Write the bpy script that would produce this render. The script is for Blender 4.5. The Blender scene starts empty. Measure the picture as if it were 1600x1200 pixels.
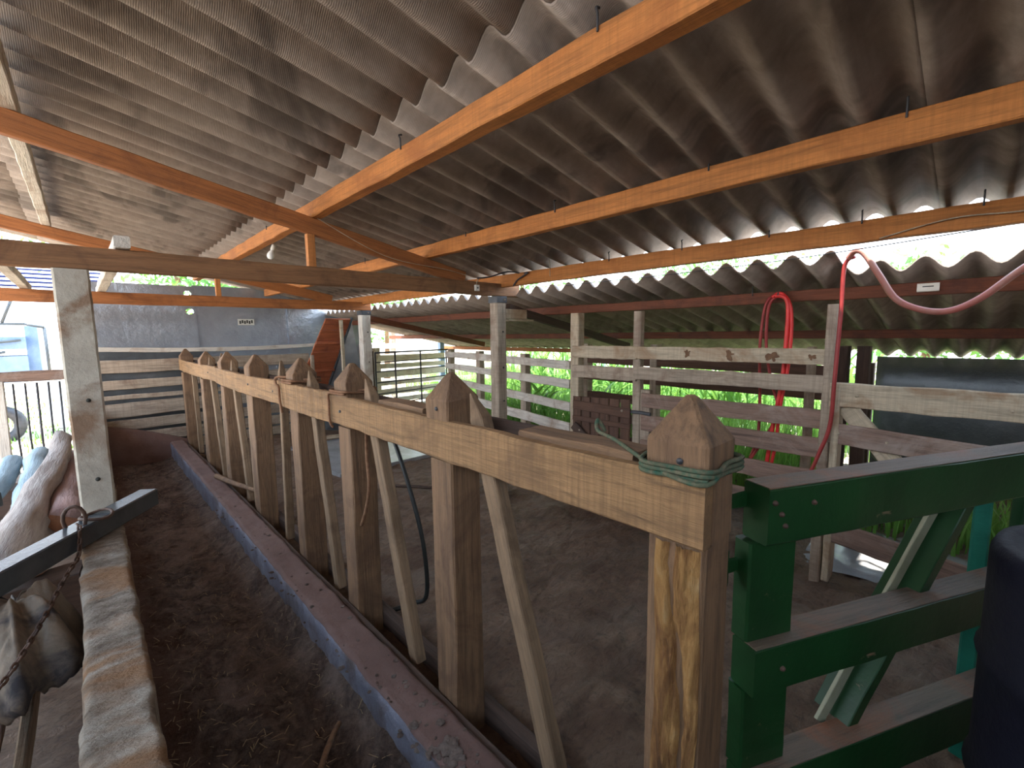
import bpy, bmesh, math, random
from mathutils import Vector, Matrix, noise
random.seed(7)
SC = bpy.context.scene
C = SC.collection
# ------------------------------------------------------------------ camera
def make_camera():
    f = 700.0
    d1 = Vector((-669.0, -70.0, f)).normalized()          # world +Y in camera space (x right, y down, z forward)
    d2 = Vector((724.0, -88.0, f)); d2 = (d2 - d1 * d2.dot(d1)).normalized()
    up = d2.cross(d1)
    if up.y > 0: up = -up
    right = Vector((d2.x, d1.x, up.x)); down = Vector((d2.y, d1.y, up.y)); fwd = Vector((d2.z, d1.z, up.z))
    cam = bpy.data.cameras.new('camera'); o = bpy.data.objects.new('camera', cam); C.objects.link(o)
    cam.sensor_width = 36.0; cam.lens = f / 1600.0 * 36.0
    cam.clip_start = 0.02; cam.clip_end = 200
    M = Matrix.Identity(4)
    for i in range(3):
        M[i][0] = right[i]; M[i][1] = -down[i]; M[i][2] = -fwd[i]
    M[0][3], M[1][3], M[2][3] = 0, 0, 1.6
    o.matrix_world = M
    SC.camera = o
make_camera()
# ------------------------------------------------------------------ world, sun, exposure
SKY_STRENGTH = 2.6
SUN_STRENGTH = 10.0
EXPOSURE = 1.28
w = bpy.data.worlds.new('world'); SC.world = w; w.use_nodes = True
nt = w.node_tree; nt.nodes.clear()
bg = nt.nodes.new('ShaderNodeBackground'); wo = nt.nodes.new('ShaderNodeOutputWorld')
tc = nt.nodes.new('ShaderNodeTexCoord'); sx = nt.nodes.new('ShaderNodeSeparateXYZ'); rp = nt.nodes.new('ShaderNodeValToRGB')
nt.links.new(tc.outputs['Generated'], sx.inputs[0]); nt.links.new(sx.outputs['Z'], rp.inputs[0])
rp.color_ramp.elements[0].position = 0.0; rp.color_ramp.elements[0].color = (0.92, 0.96, 1.0, 1)
rp.color_ramp.elements[1].position = 0.8; rp.color_ramp.elements[1].color = (0.50, 0.72, 1.0, 1)
nt.links.new(rp.outputs[0], bg.inputs[0]); bg.inputs[1].default_value = SKY_STRENGTH
nt.links.new(bg.outputs[0], wo.inputs[0])
sl = bpy.data.lights.new('sun', 'SUN'); so = bpy.data.objects.new('sun', sl); C.objects.link(so)
sl.energy = SUN_STRENGTH; sl.angle = math.radians(1.0); sl.color = (1.0, 0.95, 0.86)
so.rotation_euler = Vector((0.30, -0.06, -1.0)).to_track_quat('-Z', 'Y').to_euler()
so.location = (5, 8, 20)
SC.view_settings.view_transform = 'Standard'; SC.view_settings.look = 'None'
SC.view_settings.exposure = EXPOSURE; SC.view_settings.gamma = 1.0; SC.view_settings.use_curve_mapping = False
try:
    SC.cycles.max_bounces = 10; SC.cycles.diffuse_bounces = 7; SC.cycles.use_denoising = True
    SC.cycles.sample_clamp_indirect = 8
except Exception: pass

# ------------------------------------------------------------------ materials
MATS = {}
def nodemat(name):
    m = bpy.data.materials.new(name); m.use_nodes = True
    n = m.node_tree; n.nodes.clear()
    out = n.nodes.new('ShaderNodeOutputMaterial'); b = n.nodes.new('ShaderNodeBsdfPrincipled')
    n.links.new(b.outputs[0], out.inputs[0]); MATS[name] = m
    return m, n, b
def coords(n, scale=(1, 1, 1), rnd=True):
    t = n.nodes.new('ShaderNodeTexCoord'); mp = n.nodes.new('ShaderNodeMapping')
    mp.inputs['Scale'].default_value = scale
    n.links.new(t.outputs['Object'], mp.inputs[0])
    if rnd:
        oi = n.nodes.new('ShaderNodeObjectInfo'); ml = n.nodes.new('ShaderNodeMath'); ml.operation = 'MULTIPLY'; ml.inputs[1].default_value = 37.0
        n.links.new(oi.outputs['Random'], ml.inputs[0]); n.links.new(ml.outputs[0], mp.inputs['Location'])
    return mp.outputs[0]
def nz(n, vec, scale, detail=4, rough=0.6, dist=0.0):
    t = n.nodes.new('ShaderNodeTexNoise'); t.inputs['Scale'].default_value = scale
    t.inputs['Detail'].default_value = detail; t.inputs['Roughness'].default_value = rough; t.inputs['Distortion'].default_value = dist
    n.links.new(vec, t.inputs['Vector']); return t.outputs['Fac']
def ramp(n, fac, stops):
    r = n.nodes.new('ShaderNodeValToRGB'); e = r.color_ramp.elements
    e[0].position, e[0].color = stops[0][0], (*stops[0][1], 1)
    e[1].position, e[1].color = stops[-1][0], (*stops[-1][1], 1)
    for p, c in stops[1:-1]:
        k = e.new(p); k.color = (*c, 1)
    n.links.new(fac, r.inputs[0]); return r.outputs[0]
def mix(n, fac, a, b, mode='MIX'):
    m = n.nodes.new('ShaderNodeMix'); m.data_type = 'RGBA'; m.blend_type = mode
    if isinstance(fac, float): m.inputs[0].default_value = fac
    else: n.links.new(fac, m.inputs[0])
    for k, v in ((6, a), (7, b)):
        if isinstance(v, tuple): m.inputs[k].default_value = (*v, 1)
        else: n.links.new(v, m.inputs[k])
    return m.outputs[2]
def bump(n, b, h, strength, dist=0.01):
    u = n.nodes.new('ShaderNodeBump'); u.inputs['Strength'].default_value = strength; u.inputs['Distance'].default_value = dist
    n.links.new(h, u.inputs['Height']); n.links.new(u.outputs[0], b.inputs['Normal'])
def scal(c, k): return tuple(min(1, v * k) for v in c)
def wood(name, col, grain=0.45, stain=None, rough=0.75, cross=False, bs=0.5):
    m, n, b = nodemat(name)
    v = coords(n, (1, 1, 1))
    vg = coords(n, (1.3, 22, 22))
    g = nz(n, vg, 1.6, 6, 0.65, 0.6)
    c = ramp(n, g, [(0.28, scal(col, 1 - grain * 1.25)), (0.48, col), (0.74, scal(col, 1 + grain * 0.8))])
    fg = nz(n, coords(n, (3, 60, 60)), 2.2, 5, 0.7, 0.3)
    c = mix(n, ramp(n, fg, [(0.52, (0, 0, 0)), (0.72, (0.55, 0.55, 0.55))]), c, scal(col, 0.35))
    if cross:                                             # saw marks across the board
        vs = coords(n, (60, 1.5, 2)); s = nz(n, vs, 1.0, 3, 0.7)
        c = mix(n, ramp(n, s, [(0.42, (0, 0, 0)), (0.7, (0.36, 0.36, 0.36) if name != 'stall_rail_wood' else (0.8, 0.8, 0.8))]), c, scal(col, 0.5))
    if stain:
        st = nz(n, v, 3.2, 5, 0.65, 0.8)
        c = mix(n, ramp(n, st, [(0.5, (0, 0, 0)), (0.68, (0.85, 0.85, 0.85))]), c, stain)
    n.links.new(c, b.inputs['Base Color']); b.inputs['Roughness'].default_value = rough
    ft = nz(n, vg, 5, 5, 0.7)
    bump(n, b, ft, min(1, bs * 1.5), 0.009)
    return m
def rough_mat(name, stops, scale=4, rough=0.9, bs=0.6, bd=0.02, spec=0.3, vec=(1, 1, 1), fine=30, metal=0.0, stain=None, sscale=1.5):
    m, n, b = nodemat(name)
    v = coords(n, vec)
    c = ramp(n, nz(n, v, scale, 7, 0.65, 0.4), stops)
    if stain:
        c = mix(n, ramp(n, nz(n, v, sscale, 5, 0.6, 0.5), [(0.48, (0, 0, 0)), (0.62, (0.9, 0.9, 0.9))]), c, stain)
    n.links.new(c, b.inputs['Base Color']); b.inputs['Roughness'].default_value = rough
    b.inputs['Specular IOR Level'].default_value = spec; b.inputs['Metallic'].default_value = metal
    bump(n, b, nz(n, v, fine, 6, 0.7), bs, bd)
    return m
ORANGE = wood('orange_wood', (0.50, 0.185, 0.045), 0.35, (0.34, 0.11, 0.025), 0.7, True, 0.45)
BROWNO = wood('red_brown_wood', (0.36, 0.125, 0.035), 0.35, (0.19, 0.065, 0.02), 0.7, False, 0.4)
DARKRED = wood('dark_red_wood', (0.17, 0.05, 0.022), 0.35, (0.08, 0.025, 0.015), 0.7)
TIEW = wood('tie_beam_wood', (0.26, 0.125, 0.055), 0.35, (0.13, 0.060, 0.03), 0.75)
RAILW = wood('stall_rail_wood', (0.32, 0.175, 0.075), 0.5, (0.17, 0.09, 0.04), 0.75, True, 0.5)
POSTW = wood('stall_post_wood', (0.215, 0.118, 0.060), 0.45, (0.11, 0.055, 0.03), 0.7, False, 0.6)
BARW = wood('swing_bar_wood', (0.24, 0.15, 0.085), 0.4, (0.13, 0.075, 0.04), 0.75)
GREYW = wood('grey_weathered_wood', (0.42, 0.33, 0.25), 0.4, (0.22, 0.14, 0.10), 0.85, True, 0.6)
PALEW = wood('pale_wood', (0.52, 0.42, 0.30), 0.35, (0.30, 0.17, 0.09), 0.8, True, 0.5)
OLDW = wood('old_reddish_board', (0.26, 0.165, 0.125), 0.45, (0.42, 0.33, 0.28), 0.85, False, 0.7)
WHITEW = wood('whitewashed_wood', (0.66, 0.60, 0.53), 0.25, (0.38, 0.27, 0.20), 0.85)
DARKW = wood('dark_wood', (0.07, 0.04, 0.028), 0.4, None, 0.8)
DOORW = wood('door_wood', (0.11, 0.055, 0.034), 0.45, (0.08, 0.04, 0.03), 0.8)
RAMPW = wood('ramp_wood', (0.42, 0.115, 0.045), 0.35, (0.22, 0.06, 0.03), 0.75)
GREEN = None
def green_paint():
    m, n, b = nodemat('green_paint')
    v = coords(n, (1, 1, 1), False)
    c = ramp(n, nz(n, v, 5, 5, 0.6), [(0.3, (0.006, 0.036, 0.009)), (0.7, (0.011, 0.062, 0.016))])
    chips = ramp(n, nz(n, v, 14, 4, 0.6, 0.5), [(0.70, (0, 0, 0)), (0.74, (1, 1, 1))])
    c = mix(n, chips, c, (0.16, 0.12, 0.07))
    n.links.new(c, b.inputs['Base Color']); b.inputs['Roughness'].default_value = 0.42
    bump(n, b, nz(n, v, 40, 4, 0.6), 0.25, 0.004)
    return m
GREEN = green_paint()
GREENWORN = wood('worn_board_top', (0.17, 0.12, 0.085), 0.4, (0.30, 0.11, 0.05), 0.35)
TEAL = rough_mat('teal_paint', [(0.3, (0.01, 0.13, 0.09)), (0.7, (0.02, 0.22, 0.15))], 6, 0.5, 0.3)
CREAM = rough_mat('pale_brace_edge', [(0.3, (0.30, 0.30, 0.20)), (0.7, (0.42, 0.40, 0.28))], 8, 0.7, 0.3)  # paler strip along one side of the brace
SHEET = None
def fibre_cement(name, base, dark, shade_blotch):
    m, n, b = nodemat(name)
    v = coords(n, (1, 1, 1), False)
    c = ramp(n, nz(n, v, 9, 6, 0.7, 0.3), [(0.3, scal(base, 0.78)), (0.7, scal(base, 1.2))])
    vs = coords(n, (0.8, 5, 1), False)
    c = mix(n, ramp(n, nz(n, vs, 1.5, 5, 0.6, 0.6), [(0.5, (0, 0, 0)), (0.75, (0.7, 0.7, 0.7))]), c, dark)
    vp = coords(n, (1.5, 0.9, 1), False)
    c = mix(n, ramp(n, nz(n, vp, 1.1, 4, 0.6, 1.0), [(0.52, (0, 0, 0)), (0.62, (shade_blotch, shade_blotch, shade_blotch))]), c, scal(dark, 0.35))  # random dark blotches put purlin shade into the sheet colour
    n.links.new(c, b.inputs['Base Color']); b.inputs['Roughness'].default_value = 0.75
    # woven print of the fibre cement
    a = n.nodes.new('ShaderNodeTexWave'); a.wave_type = 'BANDS'; a.bands_direction = 'X'; a.inputs['Scale'].default_value = 45; a.inputs['Distortion'].default_value = 1.5
    n.links.new(v, a.inputs['Vector'])
    ad = n.nodes.new('ShaderNodeMath'); ad.operation = 'MULTIPLY_ADD'; ad.inputs[1].default_value = 0.35
    n.links.new(a.outputs['Fac'], ad.inputs[0]); n.links.new(nz(n, v, 30, 5, 0.6), ad.inputs[2])
    bump(n, b, ad.outputs[0], 0.35, 0.006)
    return m
SHEET = fibre_cement('fibre_cement', (0.30, 0.245, 0.21), (0.15, 0.113, 0.094), 0.6)
SHEETL = fibre_cement('lean_to_fibre_cement', (0.38, 0.31, 0.255), (0.19, 0.15, 0.125), 0.35)
SHEETTOP = rough_mat('weathered_sheet_top', [(0.25, (0.36, 0.35, 0.33)), (0.75, (0.52, 0.50, 0.47))], 3, 0.85, 0.3, 0.01)
CONC = rough_mat('rough_concrete', [(0.28, (0.10, 0.07, 0.05)), (0.5, (0.30, 0.25, 0.20)), (0.72, (0.50, 0.45, 0.38))], 5.5, 0.9, 1.0, 0.032, 0.2, (1, 2, 1), 15, 0, (0.28, 0.15, 0.075), 2.0)
POSTC = rough_mat('whitewashed_concrete', [(0.25, (0.40, 0.36, 0.30)), (0.6, (0.58, 0.54, 0.46)), (0.8, (0.66, 0.62, 0.55))], 5, 0.9, 0.6, 0.012, 0.2, (1, 1, 1), 22, 0, (0.26, 0.16, 0.10), 3.0)
KERB = rough_mat('kerb_cement', [(0.25, (0.105, 0.060, 0.050)), (0.5, (0.150, 0.088, 0.074)), (0.8, (0.21, 0.135, 0.115))], 3.0, 0.75, 0.5, 0.012, 0.3, (1, 1, 1), 30)
KERBF = rough_mat('kerb_face_cement', [(0.25, (0.10, 0.095, 0.115)), (0.5, (0.20, 0.20, 0.25)), (0.8, (0.34, 0.35, 0.42))], 3.0, 0.4, 0.9, 0.02, 0.5, (1, 1, 1), 18, 0, (0.10, 0.07, 0.06), 3.5)
def dirt_mat():
    m, n, b = nodemat('trough_dirt'); v = coords(n, (1, 1, 1), False)
    c = ramp(n, nz(n, v, 26, 8, 0.75, 0.6), [(0.30, (0.035, 0.024, 0.020)), (0.5, (0.13, 0.085, 0.066)), (0.66, (0.24, 0.165, 0.13)), (0.82, (0.42, 0.33, 0.27))])
    g = ramp(n, nz(n, v, 2.3, 6, 0.7, 1.2), [(0.42, (0, 0, 0)), (0.66, (0.75, 0.75, 0.75))])
    c = mix(n, g, c, (0.36, 0.28, 0.24))
    k = ramp(n, nz(n, coords(n, (1.6, 0.9, 1), False), 3.1, 7, 0.75, 1.5), [(0.50, (0, 0, 0)), (0.66, (0.8, 0.8, 0.8))])
    c = mix(n, k, c, (0.045, 0.038, 0.036))
    # damp red earth near the outer wall
    sx = n.nodes.new('ShaderNodeSeparateXYZ'); n.links.new(v, sx.inputs[0]); ad = n.nodes.new('ShaderNodeMath'); ad.operation = 'MULTIPLY_ADD'; ad.inputs[1].default_value = .30
    n.links.new(nz(n, v, 4, 5, .6), ad.inputs[0]); n.links.new(sx.outputs['X'], ad.inputs[2])
    c = mix(n, ramp(n, ad.outputs[0], [(0.30, (0.75, 0.75, 0.75)), (0.42, (0, 0, 0))]), c, (0.15, 0.075, 0.050))
    n.links.new(c, b.inputs['Base Color']); b.inputs['Roughness'].default_value = .85; b.inputs['Specular IOR Level'].default_value = .3
    bump(n, b, nz(n, v, 38, 8, .75), 1.0, .03)
    return m
DIRT = dirt_mat()
def mud_mat():
    m, n, b = nodemat('stall_floor'); v = coords(n, (1, 1, 1), False)
    c = ramp(n, nz(n, v, 2.2, 8, 0.7, 0.8), [(0.25, (0.11, 0.058, 0.036)), (0.48, (0.21, 0.122, 0.076)), (0.62, (0.29, 0.185, 0.12)), (0.8, (0.40, 0.29, 0.21))])
    f = nz(n, v, 22, 8, 0.75, 0.8)
    c = mix(n, ramp(n, f, [(0.30, (0.85, 0.85, 0.85)), (0.50, (0, 0, 0))]), c, (0.07, 0.040, 0.027))
    c = mix(n, ramp(n, nz(n, v, 1.1, 5, 0.6, 1.0), [(0.52, (0, 0, 0)), (0.66, (0.6, 0.6, 0.6))]), c, (0.28, 0.205, 0.155))
    n.links.new(c, b.inputs['Base Color']); b.inputs['Roughness'].default_value = .6; b.inputs['Specular IOR Level'].default_value = .45
    w1 = nz(n, coords(n, (1, 2.2, 1), False), 7, 9, 0.72, 1.2)
    bump(n, b, w1, 1.0, .05)
    return m
MUD = mud_mat()
SLAB = rough_mat('damp_concrete_slab', [(0.2, (0.20, 0.19, 0.185)), (0.7, (0.42, 0.42, 0.43))], 2.5, 0.12, 0.3, 0.01, 0.5, (1, 1, 1), 12)
GROUND = rough_mat('yard_ground', [(0.2, (0.36, 0.27, 0.20)), (0.5, (0.48, 0.39, 0.30)), (0.8, (0.42, 0.44, 0.28))], 0.7, 0.95, 0.5, 0.03)
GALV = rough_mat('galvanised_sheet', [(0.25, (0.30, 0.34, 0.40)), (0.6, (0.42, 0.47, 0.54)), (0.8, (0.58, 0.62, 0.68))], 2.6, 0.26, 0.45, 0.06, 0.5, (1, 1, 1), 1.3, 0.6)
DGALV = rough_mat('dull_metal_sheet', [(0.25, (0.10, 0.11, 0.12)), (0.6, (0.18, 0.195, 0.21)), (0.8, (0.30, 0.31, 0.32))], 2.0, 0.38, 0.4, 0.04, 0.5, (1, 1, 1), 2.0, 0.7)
STEEL = rough_mat('painted_steel', [(0.3, (0.05, 0.06, 0.07)), (0.7, (0.085, 0.095, 0.105))], 8, 0.2, 0.15, 0.004, 0.5)
RESIN = rough_mat('brown_resin', [(0.3, (0.10, 0.045, 0.02)), (0.7, (0.20, 0.10, 0.045))], 20, 0.6, 0.3, 0.003)
RUST = rough_mat('rusty_iron', [(0.3, (0.05, 0.03, 0.025)), (0.7, (0.13, 0.07, 0.045))], 20, 0.7, 0.5, 0.004, 0.4)
IRON = rough_mat('dark_iron', [(0.3, (0.03, 0.03, 0.035)), (0.7, (0.07, 0.07, 0.08))], 12, 0.5, 0.3, 0.004, 0.5)
RED = rough_mat('red_cable', [(0.3, (0.60, 0.02, 0.02)), (0.7, (0.78, 0.04, 0.035))], 5, 0.45, 0.2, 0.003, 0.5)
DRED = rough_mat('dusty_red_cable', [(0.3, (0.22, 0.015, 0.015)), (0.7, (0.38, 0.04, 0.035))], 9, 0.5, 0.3, 0.003, 0.5)
HOSE = rough_mat('dusty_hose', [(0.25, (0.40, 0.06, 0.05)), (0.5, (0.34, 0.13, 0.10)), (0.8, (0.36, 0.28, 0.22))], 3, 0.5, 0.3, 0.003, 0.5)
BLACKH = rough_mat('black_hose', [(0.3, (0.014, 0.016, 0.015)), (0.7, (0.03, 0.032, 0.03))], 9, 0.45, 0.2, 0.003, 0.5)
ROPE = rough_mat('brown_rope', [(0.3, (0.16, 0.075, 0.04)), (0.7, (0.30, 0.16, 0.09))], 40, 0.9, 0.8, 0.004)
CORD = rough_mat('green_grey_cord', [(0.3, (0.02, 0.09, 0.06)), (0.5, (0.09, 0.10, 0.06)), (0.7, (0.17, 0.14, 0.09))], 60, 0.85, 0.8, 0.004)
PLASTIC = rough_mat('white_plastic', [(0.3, (0.68, 0.64, 0.55)), (0.7, (0.78, 0.75, 0.68))], 8, 0.4, 0.1)
BULB = rough_mat('bulb_glass', [(0.3, (0.85, 0.85, 0.82)), (0.7, (0.9, 0.9, 0.88))], 3, 0.15, 0.0)
NAVY = rough_mat('navy_black', [(0.3, (0.003, 0.003, 0.009)), (0.7, (0.006, 0.006, 0.016))], 3, 0.6, 0.3, 0.02)
SACKM = rough_mat('sack_cloth', [(0.2, (0.10, 0.08, 0.065)), (0.5, (0.27, 0.215, 0.165)), (0.8, (0.40, 0.34, 0.27))], 3.5, 0.8, 0.5, 0.006, 0.3, (1, 1, 1), 90, 0, (0.035, 0.035, 0.045), 4.5)
BARK = rough_mat('pale_log_bark', [(0.25, (0.26, 0.20, 0.17)), (0.5, (0.42, 0.36, 0.33)), (0.8, (0.60, 0.55, 0.52))], 2.5, 0.85, 0.9, 0.02, 0.3, (1, 8, 8), 6)
SKYB = rough_mat('skylight_blue_log_bark', [(0.25, (0.20, 0.26, 0.30)), (0.5, (0.34, 0.44, 0.50)), (0.8, (0.50, 0.58, 0.62))], 2.5, 0.75, 0.7, 0.02, 0.3, (1, 8, 8), 5)  # bark with the blue of skylight put into its colour
PINKB = rough_mat('pink_log_bark', [(0.25, (0.26, 0.15, 0.13)), (0.8, (0.44, 0.29, 0.26))], 2.5, 0.8, 0.7, 0.02, 0.3, (1, 8, 8), 5)
LOGEND = rough_mat('cut_log_end', [(0.3, (0.22, 0.09, 0.06)), (0.7, (0.38, 0.18, 0.10))], 9, 0.85, 0.6)
SPLIT = rough_mat('rotten_wood', [(0.25, (0.05, 0.025, 0.014)), (0.42, (0.22, 0.10, 0.035)), (0.58, (0.42, 0.22, 0.075)), (0.78, (0.55, 0.37, 0.18))], 2.4, 0.85, 1.0, 0.02, 0.3, (2, 9, 9), 7)
LEAF = rough_mat('grass_leaf', [(0.25, (0.05, 0.15, 0.02)), (0.5, (0.13, 0.30, 0.06)), (0.75, (0.34, 0.46, 0.16))], 1.5, 0.5, 0.1)
TREEL = rough_mat('tree_leaf', [(0.2, (0.03, 0.12, 0.03)), (0.5, (0.08, 0.24, 0.07)), (0.8, (0.20, 0.38, 0.12))], 1.2, 0.5, 0.1)
for mm in (LEAF, TREEL):
    n = mm.node_tree; b = [x for x in n.nodes if x.type == 'BSDF_PRINCIPLED'][0]; out = [x for x in n.nodes if x.type == 'OUTPUT_MATERIAL'][0]
    tr = n.nodes.new('ShaderNodeBsdfTranslucent'); tr.inputs[0].default_value = (0.26, 0.46, 0.09, 1)
    ms = n.nodes.new('ShaderNodeMixShader'); ms.inputs[0].default_value = 0.35
    n.links.new(b.outputs[0], ms.inputs[1]); n.links.new(tr.outputs[0], ms.inputs[2]); n.links.new(ms.outputs[0], out.inputs[0])
BLUEP = rough_mat('blue_grey_paint', [(0.3, (0.16, 0.24, 0.38)), (0.7, (0.26, 0.35, 0.50))], 4, 0.5, 0.2)
WHITEP = rough_mat('white_post_paint', [(0.3, (0.62, 0.66, 0.70)), (0.7, (0.78, 0.80, 0.82))], 4, 0.7, 0.2)
SLATB = rough_mat('navy_slat', [(0.3, (0.02, 0.03, 0.12)), (0.7, (0.04, 0.06, 0.2))], 4, 0.6, 0.2)
STRAW = rough_mat('straw', [(0.3, (0.28, 0.20, 0.11)), (0.7, (0.48, 0.38, 0.24))], 9, 0.8, 0.2)
STICKER = rough_mat('sticker_paper', [(0.3, (0.60, 0.60, 0.56)), (0.7, (0.72, 0.72, 0.68))], 9, 0.6, 0.1)
INK = rough_mat('dark_ink', [(0.3, (0.03, 0.03, 0.03)), (0.7, (0.06, 0.06, 0.05))], 9, 0.6, 0.1)

# ------------------------------------------------------------------ helpers
def tag(o, label=None, cat=None, group=None, kind=None):
    if label: o['label'] = label
    if cat: o['category'] = cat
    if group: o['group'] = group
    if kind: o['kind'] = kind
    return o
def thing(name, loc, label=None, cat=None, group=None, kind=None):
    o = bpy.data.objects.new(name, None); C.objects.link(o); o.location = loc; o.empty_display_size = 0.1
    return tag(o, label, cat, group, kind)
def root_loc(p):
    v = Vector((0, 0, 0))
    while p is not None:
        v = v + p.location; p = p.parent
    return v
def link(name, me, mat, parent=None, M=None):
    """M = world matrix wanted; parents are never rotated unless M handles it"""
    if mat is not None and not me.materials: me.materials.append(mat)
    o = bpy.data.objects.new(name, me); C.objects.link(o)
    M = M.copy() if M is not None else Matrix.Identity(4)
    if parent is not None:
        o.parent = parent
        M = wm(parent).inverted() @ M
    o.matrix_basis = M
    return o
def wm(o):
    M = o.matrix_basis.copy() if o.type != 'EMPTY' else Matrix.Translation(o.location)
    return (wm(o.parent) @ M) if o.parent else M
def from_bm(name, bm, mat, parent=None, M=None, smooth=False):
    bmesh.ops.recalc_face_normals(bm, faces=bm.faces)
    me = bpy.data.meshes.new(name); bm.to_mesh(me); bm.free()
    if smooth:
        for p in me.polygons: p.use_smooth = True
    return link(name, me, mat, parent, M)
def frame(p0, p1, upv=(0, 0, 1), roll=0.0):
    p0, p1 = Vector(p0), Vector(p1); X = (p1 - p0).normalized(); U = Vector(upv)
    if abs(X.dot(U)) > 0.98: U = Vector((0, 1, 0))
    Y = U.cross(X).normalized(); Z = X.cross(Y)
    M = Matrix(((X.x, Y.x, Z.x, p0.x), (X.y, Y.y, Z.y, p0.y), (X.z, Y.z, Z.z, p0.z), (0, 0, 0, 1)))
    return M @ Matrix.Rotation(roll, 4, 'X')
def beam_bm(L, w, h, bev=0.006, seg=8, jit=0.003, sag=0.0, taper=1.0, seed=0, wav=0.0):
    """bar along +X, section w (local Y) by h (local Z) centred, chamfered edges, uneven faces"""
    bm = bmesh.new(); rings = []
    r = random.Random(seed * 7919 + 13)
    ph = r.uniform(0, 6)
    for i in range(seg + 1):
        t = i / seg; x = L * t; k = 1 + (taper - 1) * t
        a, b = w / 2 * k, h / 2 * k
        dz = -sag * 4 * t * (1 - t) + wav * math.sin(ph + t * 7)
        pts = [(-a + bev, -b), (a - bev, -b), (a, -b + bev), (a, b - bev), (a - bev, b), (-a + bev, b), (-a, b - bev), (-a, -b + bev)]
        js = [r.uniform(-jit, jit) for _ in range(4)]
        ring = []
        for q, (y, z) in enumerate(pts):
            y2 = y + (js[0] if y > 0 else js[1]); z2 = z + (js[2] if z > 0 else js[3]) + dz
            ring.append(bm.verts.new((x, y2, z2)))
        rings.append(ring)
    for i in range(seg):
        for q in range(8):
            bm.faces.new((rings[i][q], rings[i][(q + 1) % 8], rings[i + 1][(q + 1) % 8], rings[i + 1][q]))
    bm.faces.new(rings[0][::-1]); bm.faces.new(rings[-1])
    return bm
CNT = [0]
def beam(name, p0, p1, w, h, mat, parent=None, up=(0, 0, 1), **k):
    CNT[0] += 1; k.setdefault('seed', CNT[0])
    L = (Vector(p1) - Vector(p0)).length
    return from_bm(name, beam_bm(L, w, h, **k), mat, parent, frame(p0, p1, up))
def box(name, c, s, mat, parent=None, bev=0.004, rz=0.0, **k):
    """axis box with long side as local X"""
    c = Vector(c); s = list(s); i = max(range(3), key=lambda q: s[q])
    d = Vector((0, 0, 0)); d[i] = 1
    if i == 2: up = (0, 1, 0); w, h = s[0], s[1]
    elif i == 0: up = (0, 0, 1); w, h = s[1], s[2]
    else: up = (0, 0, 1); w, h = s[0], s[2]
    R = Matrix.Rotation(rz, 3, 'Z')
    k.setdefault('jit', 0.0); k.setdefault('seg', 2)
    p0 = c - R @ d * s[i] / 2; p1 = c + R @ d * s[i] / 2
    if i == 2: up = R @ Vector(up)
    return beam(name, p0, p1, w, h, mat, parent, up, bev=min(bev, w * .3, h * .3), **k)
def tube_bm(pts, r, n=8, bm=None, closed=False, caps=True, rfun=None):
    bm = bm or bmesh.new(); pts = [Vector(p) for p in pts]; rings = []; prev = None; N = len(pts)
    for i, p in enumerate(pts):
        if closed: d = pts[(i + 1) % N] - pts[i - 1]
        else: d = pts[min(i + 1, N - 1)] - pts[max(i - 1, 0)]
        d.normalize()
        if prev is None:
            a = d.orthogonal().normalized()
        else:
            a = (prev - d * prev.dot(d)).normalized()
        prev = a; b = d.cross(a)
        rr = r if rfun is None else rfun(i / (N - 1), i)
        ring = []
        for q in range(n):
            an = 2 * math.pi * q / n
            rq = rr(an) if callable(rr) else rr
            ring.append(bm.verts.new(p + (a * math.cos(an) + b * math.sin(an)) * rq))
        rings.append(ring)
    m = N if closed else N - 1
    for i in range(m):
        A, B = rings[i], rings[(i + 1) % N]
        for q in range(n): bm.faces.new((A[q], A[(q + 1) % n], B[(q + 1) % n], B[q]))
    if caps and not closed:
        bm.faces.new(rings[0][::-1]); bm.faces.new(rings[-1])
    return bm
def smooth_path(pts, k=8):
    pts = [Vector(p) for p in pts]; out = []
    for i in range(len(pts) - 1):
        p0, p1, p2, p3 = pts[max(i - 1, 0)], pts[i], pts[i + 1], pts[min(i + 2, len(pts) - 1)]
        for j in range(k):
            t = j / k
            out.append(0.5 * ((2 * p1) + (p2 - p0) * t + (2 * p0 - 5 * p1 + 4 * p2 - p3) * t * t + (3 * p1 - p0 - 3 * p2 + p3) * t ** 3))
    out.append(pts[-1]); return out
def tube(name, pts, r, mat, parent=None, k=8, n=8, **kw):
    pp = smooth_path(pts, k) if k > 1 else [Vector(p) for p in pts]
    o = Vector(pp[0])
    return from_bm(name, tube_bm([p - o for p in pp], r, n, **kw), mat, parent, Matrix.Translation(o), True)
def fbm(x, y, z=0.0, o=4):
    return noise.fractal(Vector((x, y, z)), 0.9, 2.1, o)
def grid_obj(name, x0, x1, y0, y1, nx, ny, hf, mat, parent=None, smooth=True):
    vs = []; fs = []
    for j in range(ny + 1):
        for i in range(nx + 1):
            x = x0 + (x1 - x0) * i / nx; y = y0 + (y1 - y0) * j / ny
            vs.append((x, y, hf(x, y)))
    for j in range(ny):
        for i in range(nx):
            a = j * (nx + 1) + i; fs.append((a, a + 1, a + nx + 2, a + nx + 1))
    me = bpy.data.meshes.new(name); me.from_pydata(vs, [], fs)
    if smooth:
        for p in me.polygons: p.use_smooth = True
    return link(name, me, mat, parent)

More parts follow.
